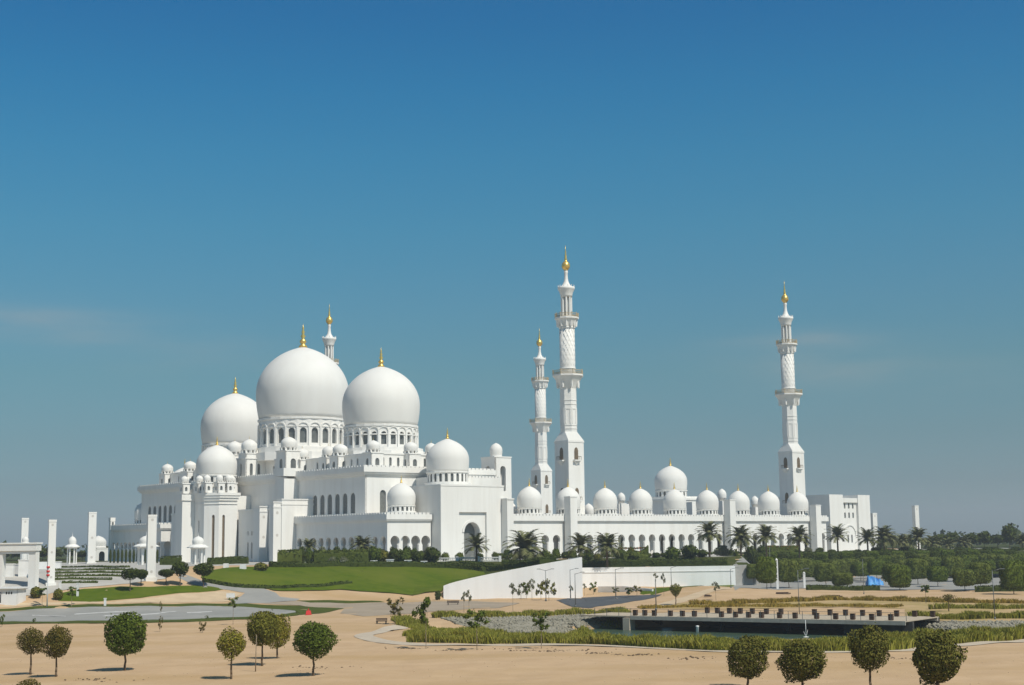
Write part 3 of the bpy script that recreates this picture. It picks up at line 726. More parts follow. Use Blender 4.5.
# ================= side entrance blocks
def side_entrance(B, mir):
    s = (lambda v: v) if not mir else (lambda v: 152 - v)
    u0, u1 = -75.2, -51.2; va, vb = -27.0, 2.0; Hs = 21.9
    lo, hi = min(s(va), s(vb)), max(s(va), s(vb))
    m = B.mb(); L = u1 - u0; cu = 12.0
    # outer wall with a shallow rectangular panel, inside it the arched doorway
    rc = rect(cu, 10.4, .12, 14.2)
    m.wall((u0 + .003, lo), (1, 0), (0, -1), L, 0, Hs, [rc], .9)
    m.wall((u0 + .9, lo + .7), (1, 0), (0, -1), L - 1.8, 0, 15, [arch(cu - .9, 5.8, .12, 11.2, 12)], 2.5)
    m.box(u0, u0 + .9, lo + .9, hi, 0, Hs - .01); m.box(u1 - .9, u1, lo + .9, hi, 0, Hs - .01); m.box(u0 + .9, u1 - .9, lo + 3.3, hi, 0, Hs - .02); m.box(u0 + .9, u1 - .9, lo + .9, lo + 3.3, 15.0, Hs - .03)
    m.box(u0 - .12, u1 + .12, lo - .12, hi, Hs, Hs + .5)
    w_ = B.part(m, 'wall', 'marble')
    m = B.mb(); n = 14
    for k in range(n):
        a0, a1 = math.pi * k / n, math.pi * (k + 1) / n; vs = []
        for e_ in (-.28, .1):
            for rr, aa in ((3.6, a0), (3.6, a1), (2.95, a1), (2.95, a0)): vs.append((u0 + cu + rr * math.cos(aa), lo + .7 + e_, 8.3 + rr * math.sin(aa)))
        m.add(vs, [(0, 1, 2, 3), (0, 4, 5, 1), (2, 6, 7, 3), (0, 3, 7, 4), (1, 5, 6, 2)])
    B.part(m, 'arch_moulding', 'marble')
    p = B.mb(); p.pane((u0, lo + .7), (1, 0), (0, -1), arch(cu, 5.7, .15, 11.1, 12), 2.2); B.part(p, 'door', 'lattice')
    m = B.mb(); m.box(u1 - 1.0, u1 + 1.5, lo - 2.8, lo - .05, 0, 18.0); m.box(u1 - 1.2, u1 + 1.7, lo - 3, lo - .05, 18, 18.4); B.part(m, 'pier', 'marble')
    m = B.mb(); m.lathe(-61.7, s(-12.5), [(7.2, Hs + .3), (7.2, Hs + 1.6)], 32, False); m.box(-66, -40, s(-12) if not mir else s(4), s(4) if not mir else s(-12), Hs + .5, Hs + 3.6); merlons(m, (-66, min(s(-12), s(4))), (1, 0), (0, -1), 26, Hs + 3.6, .5, 1.0, .3); B.part(m, 'dome_base', 'marble')
    small_dome(B, 'entrance_dome', -61.7, s(-12.5), 6.7, Hs + 1.6, 10.5, 3.4, 22, 3.4)
B = Bld('side_entrance', 'tall plain white side entrance block with arched door, near the palm', 'entrance block', -62, -14); side_entrance(B, 0)
B = Bld('side_entrance', 'far side entrance block whose dome peeps up at the left of the hall roof', 'entrance block', -62, 166); side_entrance(B, 1)

# ================= belfry-like tower beside the side entrance
def niche_tower(u0, v0, label):
    B = Bld('domed_tower', label, 'tower', u0 + 3.6, v0 + 3.6)
    m = B.mb(); hs = [arch(3.55, 2.3, 22.0, 30.3, 10)]; hu = [arch(3.55, 2.3, 22, 30.3, 10)]
    m.wall((u0 + .003, v0), (1, 0), (0, -1), 7.1, 16, 33.0, hs, .7); m.wall((u0, v0 + 7.1), (0, -1), (-1, 0), 7.1, 16, 33.0, hu, .7)
    m.box(u0 + 2.2, u0 + 7.1, v0 + 2.2, v0 + 7.1, 16, 32.9); m.box(u0 + .7, u0 + 7.1, v0 + .7, v0 + 7.1, 32.3, 33.0)
    m.prism([(u0 - 1.6, v0 - 1.6), (u0 + 8.7, v0 - 1.6), (u0 + 8.7, v0 + 8.7), (u0 - 1.6, v0 + 8.7)], 12, 16); m.prism([(u0 - 1.6, v0 - 1.6), (u0 + 8.7, v0 - 1.6), (u0 + 8.7, v0 + 8.7), (u0 - 1.6, v0 + 8.7)], 16, 18.5, [(u0 - .1, v0 - .1), (u0 + 7.2, v0 - .1), (u0 + 7.2, v0 + 7.2), (u0 - .1, v0 + 7.2)])
    m.box(u0 - .15, u0 + 7.25, v0 - .15, v0 + 7.25, 33.0, 33.4)
    B.part(m, 'shaft', 'marble')
    for o, d, n_, h in (((u0, v0), (1, 0), (0, -1), hs[0]), ((u0, v0 + 7.1), (0, -1), (-1, 0), hu[0])):
        p = B.mb(); p.pane(o, d, n_, h, 1.9); B.part(p, 'niche_panel', 'inlay')
    m = B.mb(); m.lathe(u0 + 3.5, v0 + 3.5, [(2.0, 33.4), (2.0, 34.15)], 20, False); m.lathe(u0 + 3.5, v0 + 3.5, dome_prof(2.15, 34.1, 4.0, .92, .08), 24); B.part(m, 'tower_dome', 'dome_marble')
niche_tower(-33.0, 0.0, 'square white tower with niche and tiny dome right of the side entrance dome')

# ================= courtyard arcade
B = Bld('courtyard_arcade', 'long low white arcade with nine pale domes linking the minarets', 'arcade', 35, -8)
U0, U1, AV, AH = -49.5, 121.0, -13.0, 13.3
w_, hs = arcade_wall(B, (U0, AV), (1, 0), (0, -1), U1 - U0, 35, AH - .05, depth=6)
m = B.mb(); m.box(U0, U1, AV + .9, 1.0, AH - 1.2, AH - .08); B.part(m, 'roof', 'marble')
m = B.mb(); 
ih = [arch(4.87 * (i + .5), 2.4, .15, 6.6, 8) for i in range(0, 35) if i % 5 in (2, 3)]
m.wall((U0, AV + 4.2), (1, 0), (0, -1), U1 - U0, 0, AH - 1.25, ih, .6); B.part(m, 'inner_wall', 'marble')
m = B.mb(); m.box(U0, U1, -.4, .4, 0, AH - 1.3); m.box(U1 - .8, U1, AV + .95, -.45, 0, AH - 1.25); B.part(m, 'back_wall', 'marble')
m = B.mb(); m.box(U0, U1 + .5, AV - .45, AV + .5, AH - 1.7, AH - 1.35); m.box(U0, U1 + .75, AV - .75, AV + .45, AH - 1.35, AH + .3)
merlons(m, (U0, AV - .75), (1, 0), (0, -1), U1 - U0, AH + .3, .55, 1.1, .3); B.part(m, 'parapet', 'marble')
for k in range(9):
    u = -24.6 + 16.95 * k
    small_dome(B, 'arcade_dome', u, -7.6, 4.15, 14.4, 7.4, 1.7, 18, 2.6)
    m = B.mb(); m.lathe(u, -7.6, [(4.5, AH - .1), (4.5, 14.45)], 24, False); B.part(m, 'dome_base', 'marble')
def pylon(B, u, v, s, h, name='pier'):
    m = B.mb(); m.box(u - s / 2, u + s / 2, v - s, v, 0, h); m.box(u - s / 2 - .12, u + s / 2 + .12, v - s - .12, v, h, h + .3); B.part(m, name, 'marble')
for u, hh in ((-13.4, 19.6), (63.6, 19.4), (112.0, 17.8)): pylon(B, u, AV - .8, 3.0, hh)
for u, v, z, r in ((29, 5, 21.5, 1.45), (14, 6, 17.2, 1.9), (82, 5, 23.4, 1.75), (100.7, 5, 21, 1.6)):
    m = B.mb(); m.box(u - r * .9, u + r * .9, v - r * .9, v + r * .9, 0, z - r * 2.0); m.lathe(u, v, [(r * .8, z - r * 2.0), (r * .8, z - r * 1.4)] + dome_prof(r, z - r * 1.4, r * 2.1, .93, .1, 8), 18); B.part(m, 'roof_turret', 'dome_marble')
for q_ in ((27.2, 37, 4.5, 12, 0, 18.4), (88, 97, 6, 14, 0, 20.4), (66.5, 75, 6, 9, 0, 19.5)):
    m = B.mb(); m.box(*q_); B.part(m, 'roof_block', 'marble')

# ================= domed hall across the courtyard
B = Bld('domed_hall', 'far courtyard hall with a drum of dark windows under its single dome', 'hall', 127, 76)
m = B.mb(); m.box(116, 138, 60, 92, 0, 22.5); m.box(115.6, 138.4, 59.6, 92.4, 22.5, 23.2); m.box(118, 136, 67, 85, 23.2, 24.4); m.box(118, 121, 0, 152, 0, 13); B.part(m, 'wall', 'marble')
small_dome(B, 'hall_dome', 127.2, 76, 7.2, 24.2, 11.0, 3.0, 18, 3.6)

# ================= gatehouse at the right-hand end
B = Bld('gatehouse', 'tall white gatehouse with six small windows in a recessed panel behind palms', 'gatehouse', 146, 6)
g0, g1, gv = 132.6, 158.6, -6.0
m = B.mb()
m.box(g0, g0 + 8.6, gv, gv + 26, 0, 22.7); m.box(g1 - 7.8, g1, gv, gv + 26, 0, 22.7)
hs = []
for u in (2.4, 5.0, 7.6):
    for z in (13.4, 17.2): hs.append(arch(u - .2, 1.05, z, z + 2.3, 6))
hs += [arch(u, .95, 3.6, 6.8, 6) for u in (3.6, 6.0)] 
L = (g1 - 7.8) - (g0 + 8.6)
m.wall((g0 + 8.6, gv + 1.0), (1, 0), (0, -1), L, 0, 21.0, hs, .6); m.box(g0 + 8.62, g1 - 7.82, gv + 2.2, gv + 26, 0, 20.9); m.box(g0 + 8.62, g1 - 7.82, gv + .3, gv + 2.2, 19.6, 21.4)
w_ = B.part(m, 'wall', 'marble')
for h in hs:
    p = B.mb(); p.pane((g0 + 8.6, gv + 1.0), (1, 0), (0, -1), h, .4); B.part(p, 'window', 'glass_dark', w_)
m = B.mb(); n = 12
for k in range(n):
    a0, a1 = math.pi * k / n, math.pi * (k + 1) / n; vs = []
    for e_ in (-.3, .1):
        for rr, aa in ((3.9, a0), (3.9, a1), (3.4, a1), (3.4, a0)): vs.append((g0 + 13.4 + rr * math.cos(aa), gv + 1.0 + e_, 7 + rr * math.sin(aa)))
    m.add(vs, [(0, 1, 2, 3), (0, 4, 5, 1), (2, 6, 7, 3)])
B.part(m, 'arch_moulding', 'marble')

# ================= minarets
def minaret(u, v, label):
    B = Bld('minaret', label, 'minaret', u, v, 'minarets at the courtyard corners')
    S = 3.55
    sq = [(u - S, v - S), (u + S, v - S), (u + S, v + S), (u - S, v + S)]
    c = S * .414
    def octa(r): k = r / S; return [(u + x * k, v + y * k) for x, y in ((-c, -S), (c, -S), (S, -c), (S, c), (c, S), (-c, S), (-S, c), (-S, -c))]
    m = B.mb(); m.prism(sq, 0, 39.7); m.prism([(u + (x - u) * 1.04, v + (y - v) * 1.04) for x, y in sq], 38.9, 39.5)
    # chamfered transition square -> octagon
    e = .001
    sq8 = [(u - S + e, v - S), (u + S - e, v - S), (u + S, v - S + e), (u + S, v + S - e), (u + S - e, v + S), (u - S + e, v + S), (u - S, v + S - e), (u - S, v - S + e)]
    m.prism(sq8, 39.7, 42.6, octa(2.85)); B.part(m, 'square_base', 'marble')
    m = B.mb(); m.prism(octa(2.8), 42.6, 58)
    for z in (43.6, 44.8, 52.0, 53.4): m.prism(octa(2.93), z, z + .28)
    for i in range(8):     # blind arched panels framed on each side
        a = math.pi / 4 * i; nn = np.array([math.cos(a), math.sin(a)]); dd = np.array([-nn[1], nn[0]]); o = np.array([u, v]) + nn * 2.8
        for sgn in (-.78, .78):
            p = o + dd * sgn; m.prism([tuple(p + nn * .14 - dd * .14), tuple(p + nn * .14 + dd * .14), tuple(p - nn * .05 + dd * .14), tuple(p - nn * .05 - dd * .14)], 45.4, 50.4)
        p = o; m.prism([tuple(p + nn * .14 - dd * .9), tuple(p + nn * .14 + dd * .9), tuple(p - nn * .05 + dd * .9), tuple(p - nn * .05 - dd * .9)], 50.4, 50.9)
    B.part(m, 'octagonal_shaft', 'marble')
    def balcony(r0, r1, z0, z1, n, nm, rail_h):
        m = B.mb()
        for k in range(5):
            t = k / 5; m.ngon(u, v, r0 + (r1 - r0) * t ** 1.4, z0 + (z1 - z0) * t, z0 + (z1 - z0) * (t + .2), n, r0 + (r1 - r0) * ((t + .2) ** 1.4), math.pi / n)
        for i in range(n):   # muqarnas brackets
            a = 2 * math.pi * (i + .5) / n; ca, sa = math.cos(a), math.sin(a); rr = r0 + (r1 - r0) * .42
            m.ngon(u + rr * ca, v + rr * sa, .34, z0 + (z1 - z0) * .25, z1 - .1, 4, .62, a)
        m.ngon(u, v, r1 + .25, z1, z1 + .55, n, rot=math.pi / n)
        b = B.part(m, nm, 'marble')
        m = B.mb(); R2 = r1 + .05
        for i in range(n):
            a0 = 2 * math.pi * i / n + math.pi / n; a1 = a0 + 2 * math.pi / n
            p0 = np.array([u + R2 * math.cos(a0), v + R2 * math.sin(a0)]); p1 = np.array([u + R2 * math.cos(a1), v + R2 * math.sin(a1)])
            m.ngon(p0[0], p0[1], .16, z1 + .55, z1 + .55 + rail_h + .35, 5)
            d = (p1 - p0); L = np.linalg.norm(d); d /= L; nn = np.array([d[1], -d[0]])
            for z, hh in ((z1 + .6, .16), (z1 + .55 + rail_h * .5, .1), (z1 + .45 + rail_h, .16)):
                m.prism([tuple(p0 + nn * .06), tuple(p1 + nn * .06), tuple(p1 - nn * .06), tuple(p0 - nn * .06)], z, z + hh)
            ns = max(2, int(L / .45))
            for j in range(1, ns):
                q_ = p0 + d * L * j / ns; m.ngon(q_[0], q_[1], .07, z1 + .6, z1 + .5 + rail_h, 4)
        B.part(m, 'railing', 'rail_gold', b)
    balcony(2.8, 5.4, 56.6, 61.9, 8, 'balcony', 1.4)
    m = B.mb(); m.lathe(u, v, [(2.75, 62.3), (2.65, 65), (2.6, 79.4)], 24)
    for j in range(14):     # raised diamond ribs winding round the round shaft
        for sg in (1, -1):
            prev = None
            for k in range(9):
                a = 2 * math.pi * j / 14 + sg * k * .28; z = 65.6 + k * 1.66; p = (u + 2.66 * math.cos(a), v + 2.66 * math.sin(a), z)
                if prev: m.tube(prev, p, .04, n=4)
                prev = p
    for z in (64.4, 78.6): m.lathe(u, v, [(2.6, z), (2.85, z + .1), (2.85, z + .4), (2.6, z + .5)], 24)
    B.part(m, 'round_shaft', 'marble')
    balcony(2.65, 4.0, 78.4, 82.0, 12, 'upper_balcony', 1.3)
    m = B.mb(); m.lathe(u, v, [(1.1, 82.4), (1.05, 91.8)], 14)
    for i in range(8):
        a = math.pi / 4 * i; m.ngon(u + 1.65 * math.cos(a), v + 1.65 * math.sin(a), .34, 82.6, 90.4, 8)
    m.lathe(u, v, [(2.0, 82.5), (2.0, 83.2)], 16, False)
    m.lathe(u, v, [(2.0, 89.8), (2.1, 90.4), (2.35, 91.4), (2.9, 92.5), (3.0, 92.7), (3.0, 93.3), (2.4, 93.4), (1.6, 93.9), (1.2, 94.5), (.85, 95.3), (.66, 96.4), (.58, 98.2), (.75, 98.7), (.52, 99.4)], 20)
    for i in range(12):
        a = math.pi / 6 * i; m.ngon(u + 2.85 * math.cos(a), v + 2.85 * math.sin(a), .16, 93.3, 94.0, 4)
    B.part(m, 'lantern', 'marble')
    m = B.mb(); m.lathe(u, v, [(.6, 99.3), (.9, 99.6), (1.4, 100.3), (1.5, 101.0), (1.3, 101.8), (.7, 102.5), (.35, 102.9), (.62, 103.3), (.3, 103.8), (.42, 104.4), (.2, 105.1), (.24, 105.7), (.12, 106.6), (.03, 108.4)], 16)
    B.part(m, 'finial', 'gold')
    for (o, d, n_) in (((u - S, v - S), (1, 0), (0, -1)), ((u - S, v + S), (0, -1), (-1, 0))):
        for z in (33.0, 19.2):
            p = B.mb(); p.pane(o, d, n_, arch(S, 1.8, z, z + 4.2, 8, .6), -.04); w_ = B.part(p, 'window', 'bronze')
            b = B.mb(); oo = np.array(o) + np.array(d) * S; d_ = np.array(d); nn = np.array(n_)
            b.prism([tuple(oo - d_ * 1.5), tuple(oo - d_ * 1.5 + nn * 1.1), tuple(oo + d_ * 1.5 + nn * 1.1), tuple(oo + d_ * 1.5)], z - .5, z - .1)
            b.prism([tuple(oo - d_ * .3), tuple(oo - d_ * .3 + nn * .2), tuple(oo + d_ * .3 + nn * .2), tuple(oo + d_ * .3)], z - 1.8, z - .5, [tuple(oo - d_ * 1.3), tuple(oo - d_ * 1.3 + nn * .95), tuple(oo + d_ * 1.3 + nn * .95), tuple(oo + d_ * 1.3)])
            B.part(b, 'bracket', 'marble', w_)
            b = B.mb()
            for sg in (-1.42, -.7, 0, .7, 1.42):
                q_ = oo + d_ * sg + nn * 1.0; b.ngon(q_[0], q_[1], .09, z - .1, z + 1.0, 4)
            q0 = oo - d_ * 1.45 + nn * 1.0; q1 = oo + d_ * 1.45 + nn * 1.0
            b.prism([tuple(q0 - nn * .07), tuple(q1 - nn * .07), tuple(q1 + nn * .07), tuple(q0 + nn * .07)], z + .95, z + 1.12)
            B.part(b, 'railing', 'bronze', w_)
minaret(0, 0, 'tallest looking minaret in the middle of the picture, just right of the entrance block')
minaret(117.5, 0, 'minaret standing alone at the right end of the arcade next to the gatehouse')
minaret(118, 152.5, 'slimmer looking minaret close beside and behind the tallest central one')
minaret(-2, 151, 'minaret of which only the gold tipped top shows over the largest dome')
#PART3
# ------------------------------------------------------------------ vegetation
def leaf_mesh(name, n, leaf, mt, seed, shape=2.0, lump=.22, lo=.55, core=0.0, squash=1.0, nl=9, aspect=1.0, flat=0.0, sharp=9.0, sprig=0.0):
    """unit crown: n small leaf quads through a lumpy superellipsoid of radius 1 (shape 2 = ball, 5 = box)"""
    g = np.random.default_rng(seed)
    d = g.normal(size=(n, 3)); d /= np.linalg.norm(d, axis=1)[:, None]
    k = 1 / (np.abs(d) ** shape).sum(1) ** (1 / shape)
    c = g.normal(size=(nl, 3)); c /= np.linalg.norm(c, axis=1)[:, None]; amp = g.uniform(-.6, 1, nl)
    bumps = (np.exp(((d @ c.T) - 1) * sharp) * amp).sum(1)
    rad = k * (1 - lump * .5 + lump * bumps) * (lo + (1 - lo) * g.uniform(0, 1, n) ** .45)
    if sprig: rad = rad * np.where(g.uniform(0, 1, n) < .06, 1 + g.uniform(0, sprig, n), 1)
    p = d * rad[:, None]; p[:, 2] *= squash
    nr = d * .8 + g.normal(size=(n, 3)) * .55; nr[:, 2] += flat; nr /= np.linalg.norm(nr, axis=1)[:, None]
    t = np.cross(nr, g.normal(size=(n, 3))); t /= np.linalg.norm(t, axis=1)[:, None]; b = np.cross(nr, t)
    s = leaf * g.uniform(.6, 1.3, n)[:, None]
    v = np.stack([p - t * s, p - b * s * .55 * aspect + nr * s * .12, p + t * s, p + b * s * .55 * aspect + nr * s * .12], 1).reshape(-1, 3)
    vs = [tuple(x) for x in v]; fs = [(4 * i, 4 * i + 1, 4 * i + 2, 4 * i + 3) for i in range(n)]
    if core:
        bm = bmesh.new(); bmesh.ops.create_icosphere(bm, subdivisions=3, radius=1)
        o = len(vs)
        for q_ in bm.verts:
            e = np.array(q_.co); kk = 1 / (np.abs(e) ** shape).sum() ** (1 / shape)
            bb = (np.exp(((c @ e) - 1) * sharp) * amp).sum(); e = e * kk * (1 - lump * .5 + lump * bb) * core; vs.append((e[0], e[1], e[2] * squash))
        fs += [tuple(o + q_.index for q_ in f.verts) for f in bm.faces]; bm.free()
    me = bpy.data.meshes.new(name); me.from_pydata(vs, [], fs); me.materials.append(MATS[mt]); me.update(); return me
def trunk_mesh(name, mt, forks=3, lean=.0, seed=0, r=.05):
    """unit-height trunk that forks into limbs near the top"""
    g = random.Random(seed); m = MB(); p = (0, 0, -.03); n = 5
    for i in range(n):
        z = (i + 1) / n * .8; q_ = (g.uniform(-lean, lean), g.uniform(-lean, lean), z); m.tube(p, q_, r * (1.15 - i * .1), r * (1.05 - i * .1), 7); p = q_
    for k in range(forks):
        a = 6.28 * k / forks + g.uniform(-.4, .4); e = (p[0] + .30 * math.cos(a), p[1] + .30 * math.sin(a), 1.15 + g.uniform(-.05, .1)); m.tube(p, e, r * .55, r * .22, 5)
    me = bpy.data.meshes.new(name); me.from_pydata(m.v, [], m.f); me.polygons.foreach_set('use_smooth', m.sm); me.materials.append(MATS[mt]); return me
def link(name, me, parent, loc=(0, 0, 0), sc=(1, 1, 1), rz=0):
    o = bpy.data.objects.new(name, me); COL.objects.link(o); o.parent = parent; o.location = loc; o.scale = sc; o.rotation_euler = (0, 0, rz); return o
TRUNKS = [trunk_mesh('trunk', 'bark', 3, .02, i) for i in range(3)]
TRUNK_PALE = [trunk_mesh('trunk', 'bark_pale', 3, .03, 10 + i) for i in range(2)]
def ball(n, mt, seed, lump=.42, core=.45, lo=.5, leaf=.08): return leaf_mesh('crown', int(n * 1.6), leaf * .76, mt, seed, lump=lump * .62, core=core, lo=lo, nl=26, sharp=20.0, sprig=.16)
BALLS = {30.5: ball(2100, 'leaf_rust', 2, lo=.4, core=.3), 56: ball(2500, 'leaf_rust', 3), 125: ball(4000, 'leaf_dark', 1, core=.55, leaf=.07), 231: ball(1700, 'leaf_yellow', 4, .55, .25, .35, .09), 262: ball(3000, 'leaf_olive', 6), 277: ball(2100, 'leaf_yellow', 5, .5, .35, .4),
         313.5: ball(3300, 'leaf_dark', 7, .36, .5), 748: ball(3100, 'leaf_brown_olive', 8, .5), 803: ball(3300, 'leaf_brown_olive', 9, .5, .4), 871: ball(2900, 'leaf_brown_olive', 10, .5, .5), 938: ball(3600, 'leaf_brown_olive', 11, .55, .45), 26: ball(1800, 'leaf_rust', 12)}
def tree_at(name, label, px, by, top, bot, wpx, me, tm, cat='tree', group=None, base=None, tw=1.0, depth=1.0):
    b = P(px, by) if base is None else base
    k = b[1] / F                      # metres per pixel here
    hb = (by - bot) * k; ht = (by - top) * k; r = wpx * k / 2
    r *= {'ball_tree': 1.05, 'clipped_tree': 1.12, 'shade_tree': 1.3}.get(name, 1.0)
    t = thing(name, label, cat, tuple(b), 0.0 if name == 'clipped_tree' else random.uniform(0, 6.28), group)
    th = hb + (ht - hb) * .35
    link('trunk', tm, t, (0, 0, 0), (tw * 1.6 + r * .25, tw * 1.6 + r * .25, th))
    link('crown', me, t, (0, 0, (hb + ht) / 2), (r, r * depth, (ht - hb) / 2 * (1.08 if name in ('clipped_tree', 'ball_tree') else 1)), random.uniform(-.3, .3) if name == 'clipped_tree' else random.uniform(0, 6.28))
    return t
G1 = 'round trimmed trees on the sand'
for px, by, top, bot, wp, kd, i, lab in (
    (30.5, 674.5, 629, 655.5, 28, 'rust', 0, 'small rusty brown ball tree at the left edge, the smaller of a touching pair'),
    (56, 676.5, 628, 660, 29, 'rust', 1, 'rusty brown ball tree touching the smaller one at its left'),
    (125, 670.5, 613, 658, 45, 'dark', 0, 'largest dark green ball tree alone on the sand at left'),
    (231, 679.5, 629.5, 659, 33, 'yellow', 0, 'thin yellowish ball tree with loose leaves, nearest of its cluster'),
    (262, 665.5, 612, 649, 33, 'green', 0, 'olive green ball tree in front of a yellower tree in the cluster'),
    (277, 659, 613, 650, 31, 'yellow', 1, 'yellow green tree behind the olive one, furthest back of its cluster'),
    (313.5, 675.5, 623, 658.5, 41, 'green', 1, 'compact green ball tree standing right of the yellowish cluster'),
    (748, 689, 639, 680, 43, 'olive', 0, 'olive ball tree in front of the pool, first of four at right'),
    (803, 691, 639.5, 684, 49, 'olive', 1, 'wide ball tree in front of the fountain jet'),
    (871, 694, 629, 673, 43, 'olive', 0, 'ball tree with a clear straight trunk before the end of the boardwalk'),
    (938, 697, 634, 686, 54, 'olive', 1, 'biggest ball tree by the pebble bank, last of four at right')):
    tree_at('ball_tree', lab, px, by, top, bot, wp, BALLS[px], TRUNKS[(px // 7).__int__() % 3], group=G1)
tree_at('ball_tree', 'bush cut off by the bottom edge below the brown pair', 26, 722, 681.5, 712, 38, BALLS[26], TRUNKS[0], group=G1)
b = P(255.5, 671.5); k = b[1] / F; t = thing('sapling', 'bare thin stem in front of the olive ball tree', 'sapling', tuple(b)); m = MB(); m.tube((0, 0, -.1), (.05, 0, 3.6), .06, .035); m.build('stem', 'bark_pale', t)
# young staked trees
def sapling_mesh(mt, seed, k=6, n=70, leaf=.15):
    k = k + 5; n = int(n * .62)
    g = np.random.default_rng(seed); vs = []; fs = []
    for q_ in range(k):
        c = np.array([g.uniform(-.8, .8), g.uniform(-.8, .8), -.7 + 1.4 * q_ / max(k - 1, 1)]); c[:2] *= 1 - .35 * abs(c[2]); rr = g.uniform(.2, .42)
        for _ in range(n):
            d = g.normal(size=3); d /= np.linalg.norm(d); p = c + d * rr * g.uniform(.2, 1); e1 = g.normal(size=3); e1 /= np.linalg.norm(e1); e2 = np.cross(e1, d); e2 /= np.linalg.norm(e2) + 1e-6; w_ = leaf * g.uniform(.5, 1.2); b = len(vs)
            vs += [tuple(p - e1 * w_), tuple(p - e2 * w_ * .6), tuple(p + e1 * w_), tuple(p + e2 * w_ * .6)]; fs.append((b, b + 1, b + 2, b + 3))
    me = bpy.data.meshes.new('crown'); me.from_pydata(vs, [], fs); me.materials.append(MATS[mt]); return me
SAP = [sapling_mesh('leaf_dark', 21), sapling_mesh('leaf_rust', 22, 6, 45), sapling_mesh('leaf_dark', 23, 8, 80), sapling_mesh('leaf_grey', 24, 5, 60), sapling_mesh('leaf_olive', 25, 7, 60), sapling_mesh('leaf_dark', 26, 5, 60)]
for px, by, top, bot, wp, i, lab in (
    (395, 624.5, 597, 617, 20, 1, 'sparse reddish young tree beside the curled path end'), (426, 649, 597.5, 627, 19, 2, 'taller dark young tree at the left end of the path'),
    (477, 650, 610.5, 630, 25, 0, 'drooping green young tree by the path, between the dark one and a spreading one'), (541.5, 649, 613, 632, 23, 0, 'spreading green young tree in front of the pebble stream'),
    (464, 613, 592, 602, 6, 3, 'tiny grey sapling, left of a pair below the sloping wall'), (469, 612, 590, 602, 7, 3, 'tiny grey sapling, right of a pair below the sloping wall'),
    (513, 614.5, 583.5, 595, 9, 3, 'slim sapling reaching down to the grass strip before the wing wall'), (521, 599, 583, 596, 10, 3, 'small grey green tree against the wing wall, left of a clump'),
    (526.5, 599, 582, 595, 9, 0, 'small tree in the middle of the clump against the wing wall'), (532, 599.5, 579, 590, 9, 3, 'tall thin tree of the clump against the wing wall'),
    (541, 600, 581, 596, 11, 2, 'bushy tree left of the fullest tree by the wing wall'), (549, 600.5, 579.5, 596, 14, 2, 'fullest bushy green tree by the wing wall'),
    (571, 599, 585.5, 592, 5, 3, 'tiny tree at the right end of the wing wall'), (584.5, 596, 583.5, 589, 5, 3, 'tiny dark tree left in front of the flat white wall'),
    (593.5, 595, 582, 593, 8, 0, 'two tiered small tree in front of the flat white wall'), (615.5, 598.5, 587.5, 593.5, 8, 0, 'round little tree under the low parapet, left of three'),
    (628, 598, 587.5, 595, 8, 2, 'round little tree under the low parapet, middle of three'), (637, 596.5, 585.5, 592.5, 10, 2, 'round little tree under the low parapet, right of three'),
    (656.5, 607, 574, 579, 7, 3, 'lanky sapling with a tuft, left of the mound tree'), (664, 596, 573, 584, 5, 3, 'wispy sapling before the grey end of the white wall'),
    (716, 600.5, 582, 591, 9, 3, 'sparse sapling on the sand mound right of the funnel shaped tree'),
    (926, 603.5, 585, 593.5, 11, 2, 'small dark tree on the sand strip before the car park'), (233, 625, 597.5, 609, 11, 0, 'green sapling with staked stem beside the road'),
    (202.5, 633, 621.5, 632, 9, 1, 'low scruffy shrub on the sand below the road'), (160, 631.5, 616, 630, 5, 1, 'thin dead looking sapling on the sand below the road'),
    (161, 613, 601, 612, 3, 1, 'twig like sapling on the road verge'), (42, 607, 588, 596, 13, 2, 'bushy little tree beside the white guard house'), (71.5, 607, 587, 597, 14, 0, 'small green tree between guard house and lawn'),
    (2, 627, 614, 625, 5, 0, 'shrub tip at the very left edge by the road'), (207, 619.5, 615.5, 619, 4, 0, 'tiny shrub on the near verge of the road'), (34, 623, 618, 622, 4, 0, 'tiny shrub on the verge at the left end of the road')):
    tree_at('young_tree', lab, px, by, top, bot, wp * 1.1, SAP[{0: (0, 5), 2: (2, 4)}.get(i, (i, i))[int(px) % 2]], TRUNK_PALE[int(px) % 2], group='young staked trees', tw=.35)
fun = leaf_mesh('crown', 1000, .10, 'leaf_olive', 31, lump=.2, core=.5); 
for v in fun.vertices:
    f = .35 + .65 * min(1, max(0, (v.co.z + 1) / 1.3)); v.co.x *= f; v.co.y *= f
tree_at('funnel_tree', 'funnel shaped flat topped tree on the sand mound', 676, 605, 583.5, 598, 15, fun, TRUNKS[0])
br = leaf_mesh('crown', 300, .14, 'leaf_rust', 32, lump=.4, lo=.15)
tree_at('dry_tree', 'dry brown palm like tree on the strip behind the boardwalk', 949, 611.5, 593, 603, 15, br, TRUNKS[1])
# broad dark trees on the left lawn
DK = [leaf_mesh('crown', 1100, .11, 'leaf_deep', 41, lump=.3, core=.7), leaf_mesh('crown', 1100, .11, 'leaf_deep', 42, lump=.35, core=.7)]
for px, by, top, bot, wp, i, lab in ((130, 591.5, 568, 580, 17, 0, 'dark spreading tree left of the near white pylon, left of two'), (141, 586, 568.5, 580, 13, 1, 'dark spreading tree touching the near white pylon'),
    (166, 585, 568.5, 578, 16, 1, 'low dark tree right of the near white pylon'), (180, 586, 561.5, 576, 17, 0, 'tall dark round tree left of the domed kiosk'), (203.5, 587, 562, 577, 20, 1, 'dark round tree below the domed kiosk by the lawn edge')):
    tree_at('shade_tree', lab, px, by, top, bot, wp, DK[i], TRUNKS[i], group='dark shade trees on the left lawn', depth=.9)
